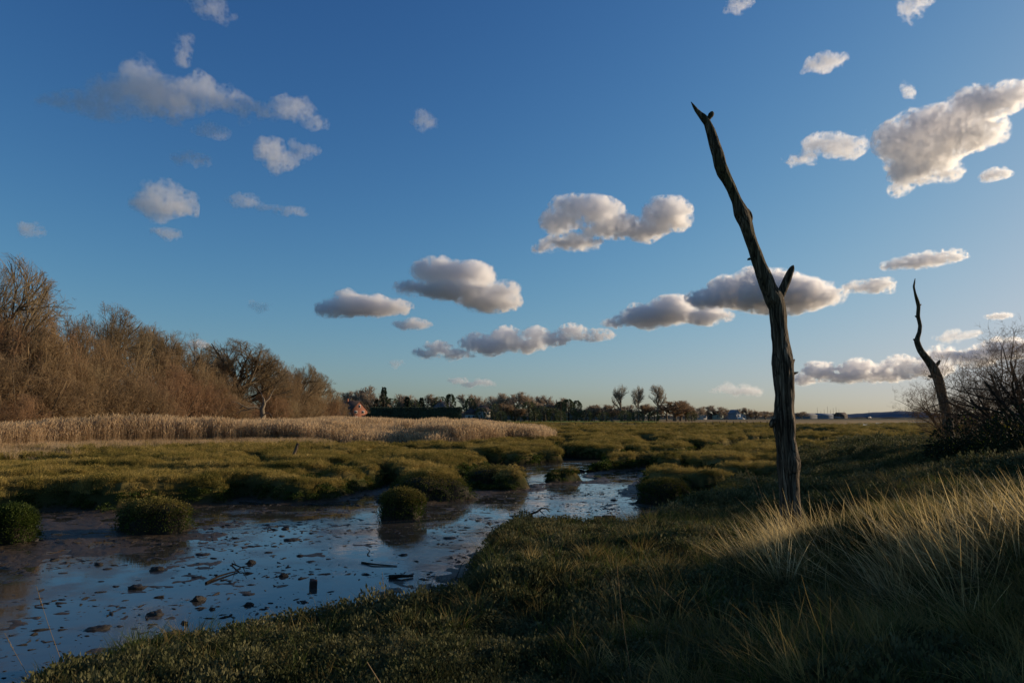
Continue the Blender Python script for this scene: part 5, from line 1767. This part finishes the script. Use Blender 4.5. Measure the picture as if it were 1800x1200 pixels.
o = house_at(780, 737, 325, -.12, 'bungalow', 'bungalow with large grey slate hip roof behind the long hedge')
obj('wall', box_mesh('wall', -5.4, 5.4, -3.4, 3.4, 0, 5.3, M_WHITE), o)
rf = obj('roof', hip_roof('roof', 10.8, 6.8, 5.3, 9.6, M_SLATE), o)
obj('chimney', box_mesh('chimney', -2.0, -1.4, -.4, .3, 8.2, 10.6, M_RED), rf)
for x in (-3, 0, 3): window(o, x, 3.6, 1.4, 1.3, -3.4)

o = house_at(846, 737, 310, .22, 'pale_house', 'pale house with brown roof at the right end of the long hedge')
obj('wall', box_mesh('wall', -2.6, 3.6, -2.8, 2.8, 0, 5.0, M_WHITE), o)
obj('annexe', box_mesh('annexe', -7.2, -2.7, -2.0, 2.4, 0, 3.6, M_WHITE), o)
obj('roof', hip_roof('roof', 7.0, 5.6, 5.05, 7.4, M_TILE), o).location = (.5, 0, 0)
obj('annexe_roof', hip_roof('annexe_roof', 4.6, 4.4, 3.65, 6.3, M_TILE), o).location = (-4.9, .2, 0)
for x, z in ((-1.4, 3.6), (1.0, 3.6), (2.6, 3.6), (-1.2, 1.3), (2.0, 1.3)): window(o, x, z, 1.1, 1.2, -2.8)
for x in (-6.0, -4.0): window(o, x, 2.2, 1.1, 1.2, -2.0)

for (px, t, w, d, e, r, rz, mw, mr, lab) in [
    (1231, 560, 9, 6, 3.2, 5.4, .1, M_WHITE, M_TILE, 'low pale house at the left end of the distant houses'),
    (1243, 585, 8, 6, 4.6, 6.8, -.2, M_SHED, M_TILE, 'grey-white house second from the left among the distant houses'),
    (1262, 575, 7, 6, 4.0, 6.4, .2, M_GREENW, M_TILE, 'greyish house half hidden under the wide distant tree'),
    (1277, 590, 10, 7, 4.4, 7.2, 0, M_WHITE, M_TILE, 'brown roofed house left of the bluish white house'),
    (1291, 560, 7, 7, 5.0, 8.0, .5, M_BLUE, M_SLATE, 'bluish white gabled house, brightest of the distant houses'),
    (1302, 580, 8, 6, 3.4, 5.2, -.1, M_WHITE, M_TILE, 'small white house right of the bluish white house')]:
    o = house_at(px, 737, t, rz, 'distant_house', lab)
    obj('wall', gable('wall', w, d, (e, r), mw), o)
    obj('roof', gable_roof('roof', w, d, (e, r), mr), o)
    for x in (-w * .25, w * .25):
        window(o, x, e * .62, 1.5, 1.4, -d / 2)

# white van by the houses
o = house_at(1303, 738.5, 520, .1, 'white_van', 'small white van parked in front of the distant houses', 'van', group=None)
v = np.array([(-2.3, -.9, .35), (2.3, -.9, .35), (2.3, -.9, 1.1), (1.5, -.9, 1.25), (.95, -.85, 2.0), (-2.3, -.85, 2.1)])
v2 = v.copy(); v2[:, 1] *= -1
F5 = [np.array([(0, 1, 2, 3, 4, 5), tuple(range(11, 5, -1))]), np.array([(i, i + 6, (i + 1) % 6 + 6, (i + 1) % 6) for i in range(6)])]
obj('body', mesh_np('body', np.concatenate([v, v2]), F5, M_FRAMEW), o)
obj('window', box_mesh('window', .1, .95, -.93, -.91, 1.25, 1.8, M_GLASS), o)
for x in (-1.4, 1.4):
    V, F = [], []
    tube_np([(x, -.95, .35), (x, -.7, .35)], [.35, .35], 14, V=V, F=F)
    obj('wheel', mesh_np('wheel', np.array(V), [np.array(F), np.array([tuple(range(14))])], M_CLOD), o)

# long clipped hedge: an uneven dark box of leaves
def hedge(px0, px1, t, h, lab, seed):
    a, b = at_d(px0, 737, t), at_d(px1, 737, t)
    L = b[0] - a[0]
    o = empty('hedge', ((a[0] + b[0]) / 2, a[1], .5))
    r = np.random.default_rng(seed)
    n = 9000
    x = r.uniform(-L / 2, L / 2, n); y = r.uniform(-1.6, 1.6, n); z = r.uniform(0, 1, n) ** .8
    f = r.integers(0, 3, n)
    y = np.where(f == 0, -1.6 + r.normal(0, .12, n), y); z = np.where(f == 1, 1 + r.normal(0, .02, n), z)
    hh = h * (1 + .05 * fbm2(x * .25, x * 0, 3, seed))
    p = np.stack([x, y, z * hh], -1)
    d = r.normal(0, 1, (n, 3)) + np.array((0, -.4, .5)); d /= np.linalg.norm(d, axis=1)[:, None]
    s = np.cross(d, r.normal(0, 1, (n, 3))); s /= np.linalg.norm(s, axis=1)[:, None]
    l = r.uniform(.25, .55, n)[:, None]
    q = np.stack([p, p + d * l * .5 + s * l * .4, p + d * l, p + d * l * .5 - s * l * .4], 1).reshape(-1, 3)
    obj('foliage', mesh_np('foliage', q, np.arange(n * 4).reshape(-1, 4), M_EVER_D), o)
    xs_ = np.linspace(-L / 2 + .2, L / 2 - .2, 60)
    V, F = [], []
    for i, x_ in enumerate(xs_):
        hz = h * .93 * (1 + .05 * float(fbm2(np.array([x_ * .25]), np.array([0.0]), 3, seed)[0]))
        V += [(x_, -1.35, 0), (x_, -1.35, hz), (x_, 1.35, hz), (x_, 1.35, 0)]
        if i:
            for q_ in range(4):
                F.append(((i - 1) * 4 + q_, (i - 1) * 4 + (q_ + 1) % 4, i * 4 + (q_ + 1) % 4, i * 4 + q_))
    obj('stems', mesh_np('stems', np.array(V), np.array(F), M_EVER_D), o)
    tag(o, lab, 'hedge')
hedge(652, 812, 286, 5.9, 'long tall dark clipped hedge between the brick house and the pale house', 3)
hedge(636, 664, 294, 3.4, 'lower dark hedge next to the brick house', 4)

# fence across the far marsh
o = empty('fence', tuple(at_z(1170, 745.5, .6)))
fb = np.array(o.location)
V, F = [], []
i = 0
pa, pb2 = at_z(985, 746.2, .6), at_z(1395, 745.2, .6)
N_ = 34
prev = None
for j in range(N_):
    s = j / (N_ - 1)
    c = pa + (pb2 - pa) * s
    z0 = ground_z(c[0], c[1])
    h = random.uniform(1.05, 1.3)
    post = obj('post', box_mesh('post', c[0] - fb[0] - .08, c[0] - fb[0] + .08, c[1] - fb[1] - .08, c[1] - fb[1] + .08, z0 - fb[2] - .1, z0 - fb[2] + h, M_BARK_D), o)
for q in (.5, .95):
    V, F = [], []
    tube_np([pa - fb + np.array((0, 0, q)), (pa + pb2) / 2 - fb + np.array((0, 0, q - .05)), pb2 - fb + np.array((0, 0, q))], [.012] * 3, 4, V=V, F=F)
    obj('wire', mesh_np('wire', np.array(V), np.array(F), M_BARK_D), o)
tag(o, 'thin post and wire fence crossing the far marsh below the poplars', 'fence')

# boatyard far right: sheds and masts
for (px, t, w, d, e, r, rz, mw, lab) in [(1412, 780, 26, 14, 4.0, 6.4, 0.1, M_SHED, 'long low pale shed of the boatyard right of the tall dead trunk'), (1446, 800, 20, 12, 4.0, 6.0, -.05, M_BLUE, 'bluish low shed of the boatyard under the masts'), (1478, 820, 12, 9, 4.0, 7.4, .2, M_TILE, 'dark gabled shed of the boatyard right of the masts')]:
    o = house_at(px, 736, t, math.pi / 2 + rz, 'boat_shed', lab, 'shed', group='boatyard sheds')
    obj('wall', gable('wall', d, w, (e, r), mw), o)
    obj('roof', gable_roof('roof', d, w, (e, r), mw if mw is not M_TILE else M_TILE), o)
M_HULL = wmat('hull_white', (.26, .26, .27), .5)
def boat(px, ytop, t, lab):
    c = at_d(px, 736, t); top = at_d(px, ytop, t)
    o = empty('yacht', (c[0], c[1], .5), random.uniform(-.6, .6))
    U = np.linspace(-1, 1, 11); V = []; F = []
    for i, u in enumerate(U):
        w = 1.5 * (1 - max(0, u) ** 2.2) * (1 - .25 * max(0, -u)) + .03
        for (yy, zz) in ((-w, 2.0), (-w * .8, 1.1), (0, .3 + .7 * max(0, u) ** 3), (w * .8, 1.1), (w, 2.0)):
            V.append((u * 4.6, yy, zz))
        if i:
            for q_ in range(4):
                F.append(((i - 1) * 5 + q_, i * 5 + q_, i * 5 + q_ + 1, (i - 1) * 5 + q_ + 1))
            F.append(((i - 1) * 5 + 4, i * 5 + 4, i * 5, (i - 1) * 5))
    obj('hull', mesh_np('hull', np.array(V), np.array(F), M_HULL), o)
    obj('cabin', box_mesh('cabin', -1.6, 1.4, -.8, .8, 2.0, 2.7, M_HULL), o)
    hgt = top[2] - .5
    V, F = [], []
    tube_np([(.3, 0, 2), (.3, 0, hgt)], [.17, .11], 6, V=V, F=F)
    obj('mast', mesh_np('mast', np.array(V), np.array(F), M_TILE), o)
    tag(o, lab, 'yacht', 'yachts with bare masts in the boatyard')
for i, (px, yt) in enumerate([(1437, 716), (1443, 722), (1449, 719), (1455, 714), (1460, 720), (1465, 717), (1470, 715), (1475, 719), (1484, 722), (1528, 721)]):
    boat(px, yt, 800 + 12 * (i % 3), ['leftmost of the yachts laid up in the distant boatyard', 'short masted yacht right of the leftmost one', 'third yacht mast from the left in the boatyard', 'tallest yacht mast in the boatyard', 'yacht mast just right of the tallest one', 'yacht left of the second tallest mast', 'second tallest yacht mast in the boatyard', 'yacht right of the second tallest mast', 'low masted yacht by the dark gabled shed', 'yacht mast standing apart to the right of the boatyard'][i])

# ------------------------------------------------------------------ hills on the horizon
k = NT('hazy_hill')
n = k.noise(.004, k.n('ShaderNodeNewGeometry').outputs['Position'], 5, .6)
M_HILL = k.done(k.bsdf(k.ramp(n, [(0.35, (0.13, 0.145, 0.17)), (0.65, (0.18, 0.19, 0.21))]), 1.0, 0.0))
def hills(nm, az0, az1, R, hfun, seed, mat):
    A = np.radians(np.linspace(az0, az1, 240))
    prof = np.array([(-60, 0), (R * .004, 0)])
    V = []; ns = 7
    for a in A:
        h = hfun(math.degrees(a))
        for j in range(ns):
            s = j / (ns - 1)
            rr = R * (1 + .09 * s); z = h * math.sin(s * math.pi) if j not in (0, ns - 1) else -5
            z = z * (1 + .25 * float(fbm2(np.array([math.degrees(a) * .7]), np.array([s * 3]), 3, seed)[0]))
            V.append((math.sin(a) * rr, math.cos(a) * rr, z))
    F = []
    for i in range(len(A) - 1):
        for j in range(ns - 1):
            F.append((i * ns + j, (i + 1) * ns + j, (i + 1) * ns + j + 1, i * ns + j + 1))
    o = obj(nm, mesh_np(nm, np.array(V), np.array(F), mat, smooth=True)); tag(o, kind='structure')
hills('hills', 20, 60, 5200, lambda a: (8 + 26 * smooth(20, 26, a)) * (1 - .3 * smooth(30, 40, a)) * (1 + .25 * math.sin(a * .9)), 3, M_HILL)
k = NT('dim_wood')
n = k.noise(.02, k.n('ShaderNodeNewGeometry').outputs['Position'], 5, .6)
M_DIM = k.done(k.bsdf(k.ramp(n, [(0.35, (0.085, 0.072, 0.055)), (0.65, (0.14, 0.115, 0.082))]), 1.0, 0.0))
hills('hills', 8, 50, 1150, lambda a: 4.2 * (1 - .7 * smooth(19, 26, a)) + 1.5 * (1 + math.sin(a * 3.1)) * .5, 5, M_DIM)
hills('hills', -60, 10, 420, lambda a: 6.5 + 1.0 * math.sin(a * 2.3) + .8 * math.sin(a * 7.1), 6, M_DIM)
